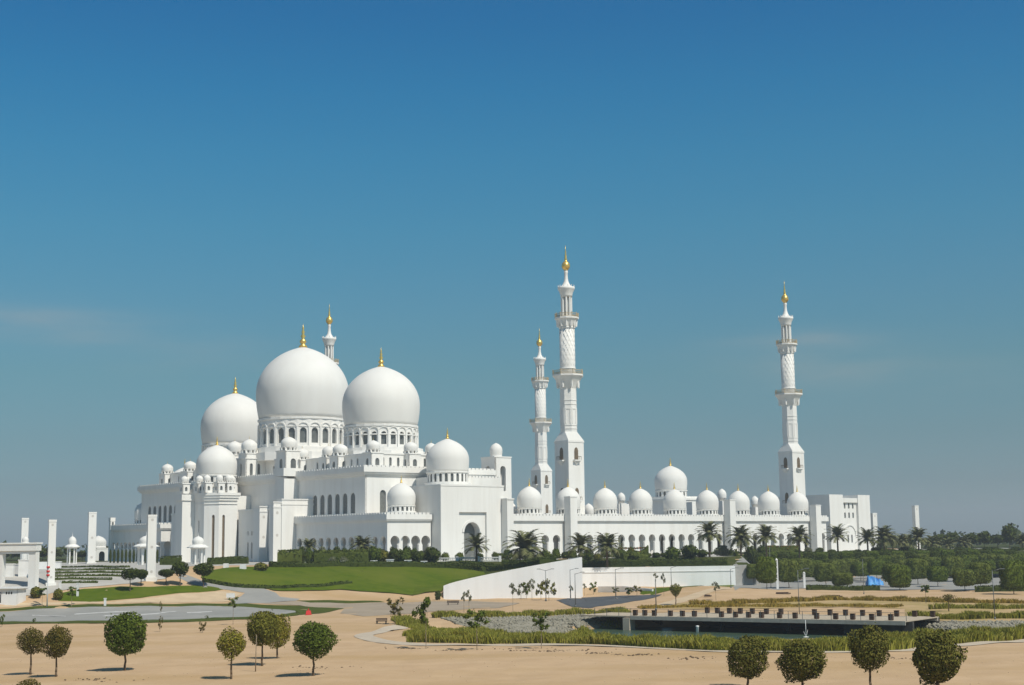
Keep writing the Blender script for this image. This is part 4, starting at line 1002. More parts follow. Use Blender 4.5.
# car park trees clipped to boxes
CP = [leaf_mesh('crown', 1900, .085, ('leaf_hedge', 'leaf_dark', 'leaf_hedge')[i], 50 + i, shape=5.5, lump=.08, lo=.86, core=.9) for i in range(3)]
CPB = [leaf_mesh('crown', 700, .12, ('leaf_deep', 'leaf_dark')[i], 60 + i, shape=5.0, lump=.08, lo=.86, core=.9) for i in range(2)]
rows = {'front': [(843, 590, 573, 585, 18), (900, 590.5, 566.5, 587, 20), (965, 591, 570, 585.5, 19), (981, 590.5, 563, 583.5, 19), (1014, 594, 562, 589, 21)],
        'second': [(767, 589, 558, 582.5, 18), (789, 588, 560, 581, 20), (754, 583, 564.5, 578, 13), (893, 587, 564, 581.5, 16), (918, 584.5, 559, 578.5, 19), (938, 586.5, 567, 581.5, 17), (953.5, 581.5, 557, 575.5, 18), (826, 586, 563, 581, 19), (877, 582, 560, 574, 15)],
        'third': [(804, 582, 559, 577, 17), (816, 581, 561, 577, 16), (838, 581, 560, 577, 17), (851, 580, 559, 575, 17), (861, 581, 563, 576, 16), (905, 579, 560, 573, 16), (934, 577, 557.5, 571, 17), (969, 577.5, 555.5, 571, 18), (989, 577, 554.5, 570, 18), (1004, 577, 555, 571, 18), (1021, 576, 554.5, 570, 18)],
        'fourth': [(884, 572, 556, 567, 14), (898, 571, 555, 566, 14), (922, 571, 554, 565, 14), (868, 572, 557, 567, 14)],
        'rear': [(758 + i * 12.6, 569, 551.5 + (i * 5 % 3) * .8, 563, 14) for i in range(21)],
        'back': [(951, 566, 549, 560, 13), (963, 567, 551, 561, 13), (977, 567, 549.5, 560, 13), (938, 567, 551, 561, 13), (1012, 566, 550, 560, 13), (1000, 566, 551, 560, 12), (911, 568, 552, 561, 13), (988, 566, 550, 560, 12)]}
for rn, lst in rows.items():
    lst = sorted(lst)
    for i, (px, by, top, bot, wp) in enumerate(lst):
        lab = 'box clipped car park tree, %s from the left in the %s row' % (ordinal(i, len(lst)), rn)
        b = P(px, by) if rn not in ('back', 'rear') else PD(px, 466 if rn == 'back' else 486)
        if rn == 'rear': by = top + 14
        if rn == 'back': b = np.array([b[0], b[1], 1.0 if b[2] > 1 else b[2]]); by = top + 17
        tree_at('clipped_tree', lab, px, by, top, bot, wp, CP[i % 3] if rn not in ('back', 'rear') else CPB[i % 2], TRUNKS[i % 3], group='clipped trees of the car park', base=b, tw=.6)
# hedges
def hedge(name, label, pts, w, h, mt='leaf_hedge', leaf=.28, dens=9, cat='hedge', kind=None, rough=.12):
    g = np.random.default_rng(abs(hash(label)) % 1000 if False else len(label) * 7 + int(pts[0][0]))
    l = smooth_line(pts, 5) if len(pts) > 2 else np.array([np.array(pts[0]) * (1 - t) + np.array(pts[1]) * t for t in np.linspace(0, 1, 8)])
    d = np.gradient(l, axis=0); d /= np.linalg.norm(d, axis=1)[:, None]; n_ = np.stack([-d[:, 1], d[:, 0]], 1)
    m = MB(); vs = []; prof = [(-.5, 0), (-.5, .8), (-.42, .95), (0, 1.0), (.42, .95), (.5, .8), (.5, 0)]; K = len(prof)
    for p, q_ in zip(l, n_):
        z = ground(*p); s_ = 1 + g.uniform(-rough, rough)
        vs += [(p[0] + q_[0] * a * w, p[1] + q_[1] * a * w, z - .1 + b_ * h * s_) for a, b_ in prof]
    fs = [(i * K + k, i * K + k + 1, (i + 1) * K + k + 1, (i + 1) * K + k) for i in range(len(l) - 1) for k in range(K - 1)] + [tuple(range(K)), tuple(range(len(vs) - K, len(vs)))[::-1]]
    m.add(vs, fs)
    L = np.linalg.norm(np.diff(l, axis=0), axis=1).sum(); n = int(min(5000, L * (w + 2 * h) * dens))
    for _ in range(n):
        t = g.uniform(0, len(l) - 1.001); i = int(t); fr = t - i; p = l[i] * (1 - fr) + l[i + 1] * fr; q_ = n_[i]
        a = g.uniform(-.55, .55); hh = g.uniform(.05, 1.0)
        if g.uniform() < .6: hh = 1.0 + g.uniform(-.06, .05)
        else: a = math.copysign(.5 + g.uniform(-.02, .06), a)
        c = np.array([p[0] + q_[0] * a * w, p[1] + q_[1] * a * w, ground(*p) + hh * h]); e1 = g.normal(size=3); e1 /= np.linalg.norm(e1); e2 = np.cross(e1, g.normal(size=3)); e2 /= np.linalg.norm(e2); s_ = leaf * g.uniform(.5, 1.1)
        m.add([tuple(c - e1 * s_), tuple(c - e2 * s_ * .6), tuple(c + e1 * s_), tuple(c + e2 * s_ * .6)], [(0, 1, 2, 3)])
    o = m.build(name, mt); return tag(o, label, cat, kind=kind)
def pw(px, D): return tuple(PD(px, D)[:2])
hedge('clipped_hedge', 'bright clipped hedge block at the corner of the big white pier', [pw(278.5, 388), pw(301, 388)], 4, 3.6)
hedge('clipped_hedge', 'long dark clipped hedge behind white planters before the shaded porch', [pw(315, 384), pw(368, 384)], 3, 3.4)
hedge('clipped_hedge', 'long low dark hedge along the top of the lawn under the white planters', pxs([(270, 567.2), (300, 567.2), (350, 567), (430, 567.7), (470, 569.6), (485, 571.4)]), 2.6, 1.3, 'leaf_deep')
hedge('clipped_hedge', 'low dark hedge left of the domed kiosk', [pw(161, 405), pw(181, 405)], 2.5, 2.4, 'leaf_deep')
hedge('clipped_hedge', 'low dark hedge under the mihrab tower slits, right of the domed kiosk', [pw(208, 400), pw(248, 400)], 2.5, 1.9, 'leaf_deep')
hedge('clipped_hedge', 'thin dark hedge curving along the lower lawn edge by the road', pxs([(203, 581.5), (222, 585), (245, 587.5), (275, 588.8), (310, 587.5), (350, 583.5)]), 1.4, .65, 'leaf_deep')
hedge('clipped_hedge', 'low dark hedge before the side entrance steps', [pw(462, 384), pw(490, 380), pw(520, 374), pw(545, 366)], 3.5, 1.5, 'leaf_deep')
hedge('clipped_hedge', 'low hedge along the top of the sloping wing wall', [pw(503, 388), pw(530, 386), pw(556, 386)], 3, 1.5, 'leaf_deep')
hedge('clipped_hedge', 'long dark hedge along the top of the flat white retaining wall', [(18, 420), (40, 420), (61, 420)], 4, 1.7, 'leaf_deep')
hedge('clipped_hedge', 'dark hedge edging the car park under the blue tarpaulin', [tuple(P(806, 590)[:2]), tuple(P(880, 590.5)[:2])], 1.6, 1.1, 'leaf_deep')
hedge('clipped_hedge', 'dark hedge edging the car park at the right end', [tuple(P(975, 592)[:2]), tuple(P(1040, 591)[:2])], 1.6, 1.3, 'leaf_deep')
hedge('clipped_hedge', 'green hedge topped with flowers before the right half of the arcade', [pw(770, 512), pw(797, 514)], 3, 1.7, rough=.3)
hedge('clipped_hedge', 'green hedge in front of the middle of the arcade under the red flowers', [pw(622, 430), pw(646, 432)], 3, 2.1, rough=.3)
hedge('flower_bed', 'low bed of red flowers before the middle of the arcade', [pw(618, 437), pw(648, 439)], 1.6, 3.0, 'blossom', rough=.3, cat='flowers', kind='stuff')
hedge('flower_bed', 'bed of red flowers before the right half of the arcade', [pw(766, 519), pw(798, 521)], 1.6, 2.7, 'blossom', rough=.3, cat='flowers', kind='stuff')
for i, (y, x0, x1) in enumerate(((567.5, 55, 128), (570.2, 50, 126), (573.2, 52, 125), (576.4, 50, 122), (579.6, 48, 112), (582.8, 60, 98))):
    hedge('terrace_hedge', 'clipped hedge line of the stepped garden by the pylons, %s from the top' % ordinal(i, 6), pxs([(x0, y + .6), ((x0 + x1) / 2, y), (x1, y + .2)]), 1.1, .45, 'leaf_deep', leaf=.2).__setitem__('group', 'hedge lines of the stepped garden')
drape('terrace_paving', pxs([(-20, 596), (-20, 570), (44, 567), (100, 564.8), (170, 565), (176, 573), (165, 579), (128, 584), (90, 587), (60, 591), (40, 596)]), 'paving', .08)
# shrubs
SH = [leaf_mesh('shrub', 420, .16, m_, 70 + i, lump=.3, core=.8) for i, m_ in enumerate(('leaf_dark', 'leaf_deep', 'leaf_hedge', 'leaf_grey', 'leaf_olive'))]
def shrub(label, px, D, top, wp, i, base=None, squash=None, name='round_shrub', grp='rounded shrubs before the mosque'):
    b = PD(px, D) if base is None else base
    dd = ray(px, top); dd = dd / dd[1]; ht = CAMZ + dd[2] * b[1] - b[2]; ht = max(ht, .5); r = wp * b[1] / F / 2
    o = bpy.data.objects.new(name, SH[i]); COL.objects.link(o); o.location = (b[0], b[1], b[2] + ht * .5 - .05); o.scale = (r, r, ht * .56); o.rotation_euler = (0, 0, random.uniform(0, 6.28))
    return tag(o, label, 'shrub', grp)
L1 = [(332.5, 378, 557.5, 7, 3), (344, 378, 557.5, 7, 3), (373, 388, 547, 10, 0), (383, 390, 550, 9, 4), (394, 389, 548, 9, 1), (405.5, 387, 550, 10, 0), (418, 387, 551, 10, 1), (432, 388, 547.5, 12, 1), (360, 390, 549, 10, 0)]
W1 = ['small grey shrub before the long hedge, left of two', 'small grey shrub before the long hedge, right of two', 'bushy shrub at the corner of the porch', 'yellowish shrub under the first lit porch arch', 'dark shrub under the second lit porch arch', 'round green shrub under the third lit porch arch', 'dark round shrub under the fourth lit porch arch', 'tall dark shrub against the shaded side of the entrance block', 'bushy shrub behind the right end of the long hedge']
for q_, l_ in zip(L1, W1): shrub(l_, q_[0], q_[1], q_[2] - 1.0, q_[3] * 1.4, q_[4])
for i in range(20):
    px = 302 + i * 7; shrub('dark shrub of the planting before the near porch, %s from the left' % ordinal(i, 20), px, 396 - (i % 3) * 3, 545.5 + (i * 7 % 5) * 1.1, 9 + i % 4, (1, 0, 1, 3, 0)[i % 5], grp='planting before the near porch')
L2 = [(445, 400, 552.5, 10, 2), (459.5, 400, 552.5, 10, 2), (479.5, 398, 552.5, 9, 1), (495.5, 400, 552, 9, 2)]
W2 = ['dome shaped clipped bush, first of the pair left of the entrance door', 'dome shaped clipped bush just left of the entrance door', 'dark bush half behind the entrance palm', 'clipped bush at the foot of the entrance pier']
for q_, l_ in zip(L2, W2): shrub(l_, *q_)
for i, (px, D, top, wp, k) in enumerate([(508, 425, 549, 12, 0), (516, 418, 552, 9, 4), (546, 420, 550, 13, 0), (556, 428, 548, 10, 0), (566, 432, 551, 11, 1), (572, 428, 549, 12, 2), (588, 430, 549, 12, 0), (598, 428, 553, 11, 4), (617, 436, 548, 10, 0), (634, 428, 551, 12, 2), (656, 436, 552, 10, 1)]):
    shrub('shrub in the bed before the left half of the arcade, %s from the left' % ordinal(i, 11), px, D, top, wp, k, grp='shrubs before the left half of the arcade')
for i, (px, D, top, wp, k) in enumerate([(672, 426, 546.5, 18, 0), (690, 430, 544, 20, 1), (702, 436, 549, 14, 1), (722, 450, 545, 16, 3), (733, 455, 547, 16, 1), (751, 486, 545, 16, 1), (762, 490, 544, 13, 1), (740, 478, 554, 10, 1), (808, 515, 547, 9, 3), (820, 520, 547, 9, 1), (832, 520, 549, 9, 1), (846, 520, 550, 10, 1), (858, 520, 549, 9, 1), (825, 512, 552, 8, 1)]):
    shrub('dark shrub before the right half of the arcade, %s from the left' % ordinal(i, 14), px, D, top, wp, k, grp='shrubs before the right half of the arcade')
SHB = [(500 + i * 8.2, 440 + (i % 3) * 5) for i in range(24)]
for i, (px, D) in enumerate(SHB):
    shrub('low shrub of the belt along the left arcade half, %s from the left' % ordinal(i, 24), px, D, 552.5 + (i * 7 % 5) * .6, 9.5 + i % 3, (1, 0, 1, 2, 3)[i % 5], grp='low shrub belt along the left arcade half')
for i in range(26):
    px = 696 + i * 6.8; shrub('low shrub of the belt along the right arcade half, %s from the left' % ordinal(i, 26), px, 507 + (i % 3) * 4, 549.5 + (i * 7 % 5) * .6, 8.5 + i % 3, (1, 1, 0, 2, 1)[i % 5], grp='low shrub belt along the right arcade half')
for i in range(22):
    px = 876 + i * 7; shrub('leafy bush behind the car park under the skyline trees, %s from the left' % ordinal(i, 22), px, 520 + (i % 4) * 12, 546.5 + (i * 5 % 4) * 1.0, 12 + i % 4, (1, 0, 1, 2)[i % 4], grp='leafy bushes under the skyline trees')
for i in range(13):
    px = 110.5 + i * 3.9; shrub('narrow dark clipped shrub before the far shaded porch, %s from the left' % ordinal(i, 13), px, 500 - i * 3.2, 548.5, 3.0, 1, name='clipped_shrub', grp='clipped shrubs before the far porch')
shrub('golden leaved bush on the lawn at the foot of the white piers', 261, 372, 562, 16, 4, base=P(261, 571)); shrub('golden leaved bush beside the guard house, left of the striped pole', 34, 300, 586, 14, 4, base=P(36, 598)); shrub('orange tinted bush right of the striped pole', 57, 300, 588, 12, 4, base=P(58, 600)); shrub('small shrub against the near end of the wing wall', 438, 334, 590, 7, 1, base=P(438, 600))
# date palms
def palm_mesh(seed, nf=44, droop=1.0):
    g = np.random.default_rng(seed); m = MB()
    for i in range(nf):
        a = 6.283 * i * .618 + g.uniform(-.2, .2); e0 = 1.38 - 1.75 * (i / nf) + g.uniform(-.1, .1); L = g.uniform(.85, 1.08)
        pts = []; p = np.array([0., 0, 0]); el_ = e0
        for k in range(8):
            pts.append(p.copy()); st = L / 7; p = p + st * np.array([math.cos(a) * math.cos(el_), math.sin(a) * math.cos(el_), math.sin(el_)]); el_ -= droop * (.05 + .045 * k)
        side = np.array([-math.sin(a), math.cos(a), 0])
        for k in range(1, 8):
            for h in (0, .5):
                b = pts[k - 1] * (1 - h) + pts[k] * h; fwd = pts[k] - pts[k - 1]; fwd /= np.linalg.norm(fwd); lw = .20 * math.sin(math.pi * (k + h) / 9.0) + .05
                for sg in (-1, 1):
                    tip = b + side * sg * lw * .9 + fwd * lw * .75 + np.array([0, 0, -.03 + g.uniform(-.03, .03)]); w_ = fwd * .042
                    m.add([tuple(b - w_), tuple(b + w_), tuple(tip)], [(0, 1, 2)])
    me = bpy.data.meshes.new('crown'); me.from_pydata(m.v, [], m.f); me.materials.append(MATS['leaf_palm']); return me
PM = [palm_mesh(1), palm_mesh(2, 38, .8), palm_mesh(3, 50, 1.15)]
tm_ = MB()
for k in range(12): tm_.ngon(0, 0, .5 - .012 * k, k / 12, (k + 1) / 12, 9, .56 - .012 * k, k * .35)
PT = bpy.data.meshes.new('trunk'); PT.from_pydata(tm_.v, [], tm_.f); PT.materials.append(MATS['bark'])
def palm(label, px, D, top, heart, wp, i=0, thick=1.0):
    b = PD(px, D); k = D / F
    dd = ray(px, heart); dd = dd / dd[1]; hh = CAMZ + dd[2] * D - b[2]; r = wp * k / 2 * 1.3
    t = thing('date_palm', label, 'palm tree', tuple(b), random.uniform(0, 6.28), 'date palms round the mosque')
    link('trunk', PT, t, (0, 0, -.1), (.62 * thick, .62 * thick, hh + .15)); link('crown', PM[i], t, (0, 0, hh), (r, r, r * .95), random.uniform(0, 6))
for a in (('loose pale palm in front of the side entrance door', 476.5, 392, 533, 546, 24, 1), ('widest bushy palm hiding the first arcade arches', 525, 402, 530, 549, 40, 2, 1.1), ('palm right of the left arcade pier', 580.5, 412, 533, 546, 27, 0), ('full palm at the middle of the left arcade half', 607, 412, 532, 547, 30, 2),
          ('tall palm just left of the middle arcade pier', 709.5, 440, 524, 533.5, 25, 0), ('palm right of the middle arcade pier', 741, 446, 527, 538, 27, 2), ('palm with straight trunk, second right of the middle pier', 766.5, 470, 526, 536, 24, 0), ('palm left of the right arcade pier', 799.5, 470, 527, 537, 24, 0), ('palm standing in front of the gatehouse door', 838, 498, 527, 535.5, 22, 1),
          ('palm at the right edge of the gatehouse', 868, 505, 527, 539, 22, 1), ('dense palm in the clump right of the gatehouse', 884.5, 515, 527, 538, 26, 2), ('small palm in the clump left of the far white pylon', 902, 530, 532, 541, 14, 0), ('palm in front of the far white pylon', 919, 515, 528, 538, 22, 0), ('drooping palm behind the far white pylon', 908, 560, 534, 543, 20, 2), ('palm behind the car park, right of the far pylon', 932, 560, 535, 544, 18, 2),
          ('palm among the trees on the far right skyline', 963, 600, 535, 544, 18, 2), ('palm at the right edge of the frame', 1023, 560, 533, 541, 14, 0), ('palm before the shaded porch wall, left of the hedge', 309, 400, 537, 547, 17, 1), ('grey leafy palm before the shaded porch wall near its corner', 362, 402, 534, 547, 24, 2), ('palm in the far left belt near the domed pavilion', 91, 560, 541, 548, 10, 1),
          ('palm behind the far pylon clump, left of a gap', 893, 560, 531, 541, 16, 2), ('short palm beside the white box by the car park', 948, 585, 537, 545, 15, 1)):
    palm(*a)
# trees on the skyline
FT = [leaf_mesh('crown', 420, .17, 'leaf_deep', 80 + i, lump=.45, core=.7) for i in range(3)]
g = random.Random(5)
LBL = ['%s dark tree of the distant belt at the left edge' % w_ for w_ in ('first', 'second', 'third', 'fourth', 'fifth', 'sixth', 'seventh', 'eighth', 'ninth')]
for i in range(9):
    px = 4 + i * 13 + g.uniform(-2, 2); D = 640 + g.uniform(-30, 60); b = PD(px, D); hp = g.uniform(11, 17)
    by = 556; tree_at('distant_tree', LBL[i] + ', counted from the left', px, by, by - hp, by - hp * .25, g.uniform(14, 20), FT[i % 3], TRUNKS[i % 3], group='distant trees at the left edge', base=b)
i = 0
for px, top, wp in ((940, 537, 22), (953, 535, 20), (972, 537, 20), (985, 535, 18), (998, 538, 18), (1010, 527.5, 19), (1022, 540, 16), (882, 541, 18), (928, 541, 16), (866, 543, 14)):
    b = PD(px, 620); tree_at('distant_tree', ('tallest rounded tree on the right skyline' if px == 1010 else 'dark tree on the right skyline, %s from the left' % ordinal(i, 9)), px, 554, top, 550, wp, FT[i % 3], TRUNKS[i % 3], group='distant trees on the right skyline', base=b); i += (px != 1010)
m = MB(); g2 = np.random.default_rng(3)
for lo_, hi_ in ((-760, -280), (300, 900)):
    for _ in range(260):
        x = g2.uniform(lo_, hi_); y = g2.uniform(780, 1250); h = g2.uniform(5, 11)
        for _k in range(14):
            c = np.array([x + g2.normal() * 3.2, y + g2.normal() * 3, 8 + h * g2.uniform(.15, 1)]); e1 = g2.normal(size=3); e1 /= np.linalg.norm(e1); e2 = np.cross(e1, g2.normal(size=3)); e2 /= np.linalg.norm(e2); s_ = g2.uniform(1.2, 2.4)
            m.add([tuple(c - e1 * s_), tuple(c - e2 * s_ * .7), tuple(c + e1 * s_), tuple(c + e2 * s_ * .7)], [(0, 1, 2, 3)])
tag(m.build('treeline', 'leaf_deep'), 'low dark belt of far trees along the horizon', 'trees', kind='stuff')
# ornamental grass
def grass_bed(label, line, w, h, n, mt, name='ornamental_grass', clump=0.0):
    g = np.random.default_rng(len(label)); l = smooth_line([P(*q_)[:2] for q_ in line], 8); m = MB()
    d = np.gradient(l, axis=0); d /= np.linalg.norm(d, axis=1)[:, None]; nn = np.stack([-d[:, 1], d[:, 0]], 1)
    seg = np.linalg.norm(np.diff(l, axis=0), axis=1); cum = np.concatenate([[0], np.cumsum(seg)])
    for _ in range(int(n * 1.45)):
        s_ = g.uniform(0, cum[-1])
        if clump: s_ = round(s_ / clump) * clump + g.normal() * clump * .22
        s_ = min(max(s_, 0), cum[-1] - .01); i = int(np.searchsorted(cum, s_, 'right') - 1); i = min(i, len(seg) - 1); fr = (s_ - cum[i]) / seg[i]
        p = l[i] * (1 - fr) + l[i + 1] * fr + nn[i] * g.uniform(-.5, .5) * w; z = ground(*p); hh = h * g.uniform(.5, 1.15) * (1 + .22 * math.sin(s_ * .8) + .12 * math.sin(s_ * 2.3)); a = g.uniform(0, 6.28); wd_ = g.uniform(.045, .10); ln = g.uniform(.1, .55) * hh
        ca, sa = math.cos(a), math.sin(a); b_ = g.uniform(0, 6.28)
        mid = (p[0] + math.cos(b_) * ln * .4, p[1] + math.sin(b_) * ln * .4, z + hh * .65); tp = (p[0] + math.cos(b_) * ln, p[1] + math.sin(b_) * ln, z + hh)
        m.add([(p[0] - ca * wd_, p[1] - sa * wd_, z - .1), (p[0] + ca * wd_, p[1] + sa * wd_, z - .1), (mid[0] + ca * wd_ * .8, mid[1] + sa * wd_ * .8, mid[2]), tp, (mid[0] - ca * wd_ * .8, mid[1] - sa * wd_ * .8, mid[2])], [(0, 1, 2, 3, 4)])
    o = m.build(name, mt); return tag(o, label, 'grass', kind='stuff')
grass_bed('tall green grass along the near bank of the pool beside the path', [(412, 641.5), (470, 643), (540, 642.5), (600, 643.5), (650, 646), (740, 650), (800, 651), (870, 650), (930, 644), (1030, 636.5)], 3.2, 1.05, 24000, 'blade_green')
grass_bed('grass patch round the curled path end', [(400, 620), (408, 624), (420, 626.5), (470, 632), (498, 635)], 3.0, .75, 5000, 'blade_green')
grass_bed('short grass filling the bed inside the curled path', [(404, 627), (425, 630), (455, 633.5), (480, 635)], 4.5, .6, 4500, 'blade_green')
grass_bed('low grass on the slope between the pool water and the tall bank grass', [(630, 638.5), (690, 641), (740, 642.5), (800, 643.5), (875, 643)], 7, .55, 9000, 'blade_green')
grass_bed('short grass at the edge of the pebble stream before the path', [(500, 637.5), (540, 637), (580, 637), (612, 637.5), (640, 640)], 4, .6, 4500, 'blade_green')
grass_bed('thin yellow grass between boardwalk and golden strip', [(640, 608.5), (720, 606.5), (800, 606), (900, 607)], 6, .5, 5500, 'blade_yellow')
grass_bed('tufted grass strip in the bed by the path', [(405, 636), (440, 635.5), (470, 636), (500, 637)], 2.6, .7, 4500, 'blade_green')
grass_bed('clumped grass strip along the far side of the pebble stream', [(434, 617.5), (500, 616.5), (560, 614.5), (610, 613.5), (624, 614.5)], 2.6, .9, 6500, 'blade_green', clump=1.5)
grass_bed('yellow grass strip on the sand behind the boardwalk', [(690, 604.5), (740, 603.5), (790, 601.5), (860, 600.5), (940, 602), (1040, 604)], 4, .8, 8000, 'blade_yellow', clump=1.3)
grass_bed('green grass strip beyond the right end of the boardwalk', [(910, 618.5), (950, 619.5), (1040, 618)], 3.2, .95, 5500, 'blade_green', clump=1.3)
grass_bed('tufts of green grass on the strip behind the boardwalk at right', [(930, 609.5), (980, 609), (1040, 608.5)], 2, .9, 1500, 'blade_green', clump=1.4)
grass_bed('row of green tufts along the pebble bank at right', [(885, 641), (940, 637), (990, 634), (1040, 632)], 2.0, .9, 3000, 'blade_green', clump=1.6)

# ------------------------------------------------------------------ pool, banks, boardwalk
m = MB(); m.add([(4, 178, -1.35), (66, 178, -1.35), (66, 246, -1.35), (4, 246, -1.35)], [(0, 1, 2, 3)]); tag(m.build('pool_water', 'water'), None, None, kind='structure')
m = MB(); m.add([(-18, 210, -1.2), (4, 210, -1.2), (4, 238, -1.2), (-18, 238, -1.2)], [(0, 1, 2, 3)]); tag(m.build('stream_water', 'water'), None, None, kind='structure')
def pebbles(label, poly, n, seed):
    g = np.random.default_rng(seed); pp = np.array(pxs(poly)); m = MB(); x0, y0 = pp.min(0); x1, y1 = pp.max(0); c = 0
    tt = np.array([[1, 1, 1], [-1, -1, 1], [-1, 1, -1], [1, -1, -1]]) 
    oc = [(1, 0, 0), (-1, 0, 0), (0, 1, 0), (0, -1, 0), (0, 0, 1), (0, 0, -1)]; of = [(0, 2, 4), (2, 1, 4), (1, 3, 4), (3, 0, 4), (2, 0, 5), (1, 2, 5), (3, 1, 5), (0, 3, 5)]
    while c < n:
        x, y = g.uniform(x0, x1), g.uniform(y0, y1); ins = False; j = len(pp) - 1
        for i in range(len(pp)):
            if (pp[i][1] > y) != (pp[j][1] > y) and x < (pp[j][0] - pp[i][0]) * (y - pp[i][1]) / (pp[j][1] - pp[i][1]) + pp[i][0]: ins = not ins
            j = i
        c += 1
        if not ins: continue
        s_ = g.uniform(.14, .42); r = g.uniform(.6, 1.3, 3); a = g.uniform(0, 6.28); z = ground(x, y)
        m.add([(x + s_ * (v[0] * r[0] * math.cos(a) - v[1] * r[1] * math.sin(a)), y + s_ * (v[0] * r[0] * math.sin(a) + v[1] * r[1] * math.cos(a)), z + .05 + s_ * .7 * v[2] * r[2]) for v in oc], of, True)
    tag(m.build('pebble_bank', 'pebble'), label, 'pebbles', kind='stuff')
pb1 = [(440, 618), (500, 617.5), (560, 616), (612, 616), (618, 626), (600, 632), (560, 634), (505, 633), (480, 630), (455, 624)]
pb2 = [(862, 630), (885, 624), (920, 622), (980, 622), (1040, 620.5), (1040, 630), (985, 633), (930, 637), (880, 640), (850, 637)]
drape('pebble_ground', pxs(pb1), 'pebble', .06); drape('pebble_ground', pxs(pb2), 'pebble', .06)
pebbles('grey pebbles lining the shallow stream left of the pool', pb1, 5200, 1); pebbles('grey pebbles on the bank at the right end of the pool', pb2, 4200, 2)
# boardwalk
DZ = .85
f0, f1 = Pz(631, 616, DZ)[:2], Pz(906, 621.3, DZ)[:2]
dv = (f1 - f0); DL = np.linalg.norm(dv); dv = dv / DL; dn = np.array([-dv[1], dv[0]])
ang = math.atan2(dv[1], dv[0])
t = thing('boardwalk', 'long timber boardwalk bridging the dark pool on piers', 'boardwalk', (f0[0], f0[1], 0), ang)
m = MB()
nb_ = int(DL / .5)
for i in range(nb_): m.box(i * DL / nb_ + .01, (i + 1) * DL / nb_ - .01, -.12, 14, DZ - .12, DZ)
m.box(-9.8, -.05, .6, 10, DZ - .22, DZ - .02); m.build('deck', 'deck_boards', t)
m = MB(); m.box(0, DL, -.3, -.125, DZ - .55, DZ + .02); m.box(0, DL, 13.2, 13.6, DZ - .62, DZ - .13); m.build('edge_beam', 'beam_wood', t)
m = MB(); m.box(0, DL, 13.8, 14.2, -4, DZ - .14); m.box(-10, 0, 9.6, 10.1, -4, DZ - .24); m.box(DL * .78, DL + .5, 1.2, 1.8, -4, DZ - .14); m.build('abutment', 'stone_dark', t)
m = MB(); m.box(-1.3, -.1, -.4, 1.4, -3.5, DZ - .3); m.build('pier', 'path', t)
for x in (DL * .3, DL * .55):
    m = MB(); m.box(x, x + .5, 4, 4.6, -4, DZ - .14); m.build('pier', 'stone_dark', t)
m = MB()
for i in range(25):
    x = -9 + i * (DL + 9) / 24; m.box(x - .03, x + .03, .14, .2, DZ, DZ + 1.15)
m.box(-9, DL, .145, .195, DZ + 1.12, DZ + 1.17); m.box(-9, DL, .155, .185, DZ + .6, DZ + .63); m.build('railing', 'steel', t)
fr_ = [635, 644.5, 654, 670, 682, 694, 721, 735, 748, 761, 779, 794.5, 816, 835, 852, 871, 890]
bk_ = [707, 717, 729, 740, 752, 766, 780.5, 814, 829.5, 845, 862, 878.6, 896, 914, 932]
pm = MB(); pm.box(-.3, .3, -.3, .3, .06, .8); pm.box(-.25, .25, -.25, .25, 0, .06); pm.box(-.33, .33, -.33, .33, .8, .88)
proto = pm.build('timber_bollard', 'timber'); first = True
for rn, xs_, yy, off in (('front', fr_, 616.6, 1.6), ('back', bk_, 611.8, 12.6)):
    for i, x in enumerate(xs_):
        d_ = ray(x, 600); d_ = d_[:2] / d_[1]
        # along-deck position of this line of sight at the row's distance from the front edge
        o2 = f0 + dn * off; A_ = np.array([[d_[0], -dv[0]], [d_[1], -dv[1]]]); s_ = np.linalg.solve(A_, o2); q_ = d_ * s_[0]
        o = proto if first else proto.copy()
        if not first: COL.objects.link(o)
        first = False
        on_deck = -1 < s_[1] < DL
        o.location = (q_[0], q_[1], DZ if on_deck else ground(*q_)); o.rotation_euler = (0, 0, ang)
        tag(o, 'dark timber bollard on the boardwalk, %s from the left in the %s row' % (ordinal(i, 20), rn), 'bollard', 'timber bollards on the boardwalk')
# fountain jet and marker post in the water
b = Pz(806, 637, -1.35); t = thing('fountain', 'thin white fountain jet rising from the pool', 'fountain', tuple(b))
m = MB(); m.tube((0, 0, 0), (.02, 0, 2.4), .06, .03, 6); m.tube((0, 0, 0), (.3, 0, 1.0), .04, .02, 5); m.tube((0, 0, 0), (-.3, .1, .8), .04, .02, 5); m.build('jet', 'white_paint', t)
m = MB(); m.lathe(0, 0, [(.45, -.02), (.4, .03), (.15, .07), (.03, .08)], 14); m.build('splash_ring', 'white_paint', t)
b = Pz(697.5, 632.5, -1.35); m = MB(); m.lathe(b[0], b[1], [(.22, -1.6), (.22, -.55), (.27, -.5), (.27, -.35), (.05, -.3)], 10); tag(m.build('marker_post', 'white_paint'), 'short white marker post standing in the pool', 'post')

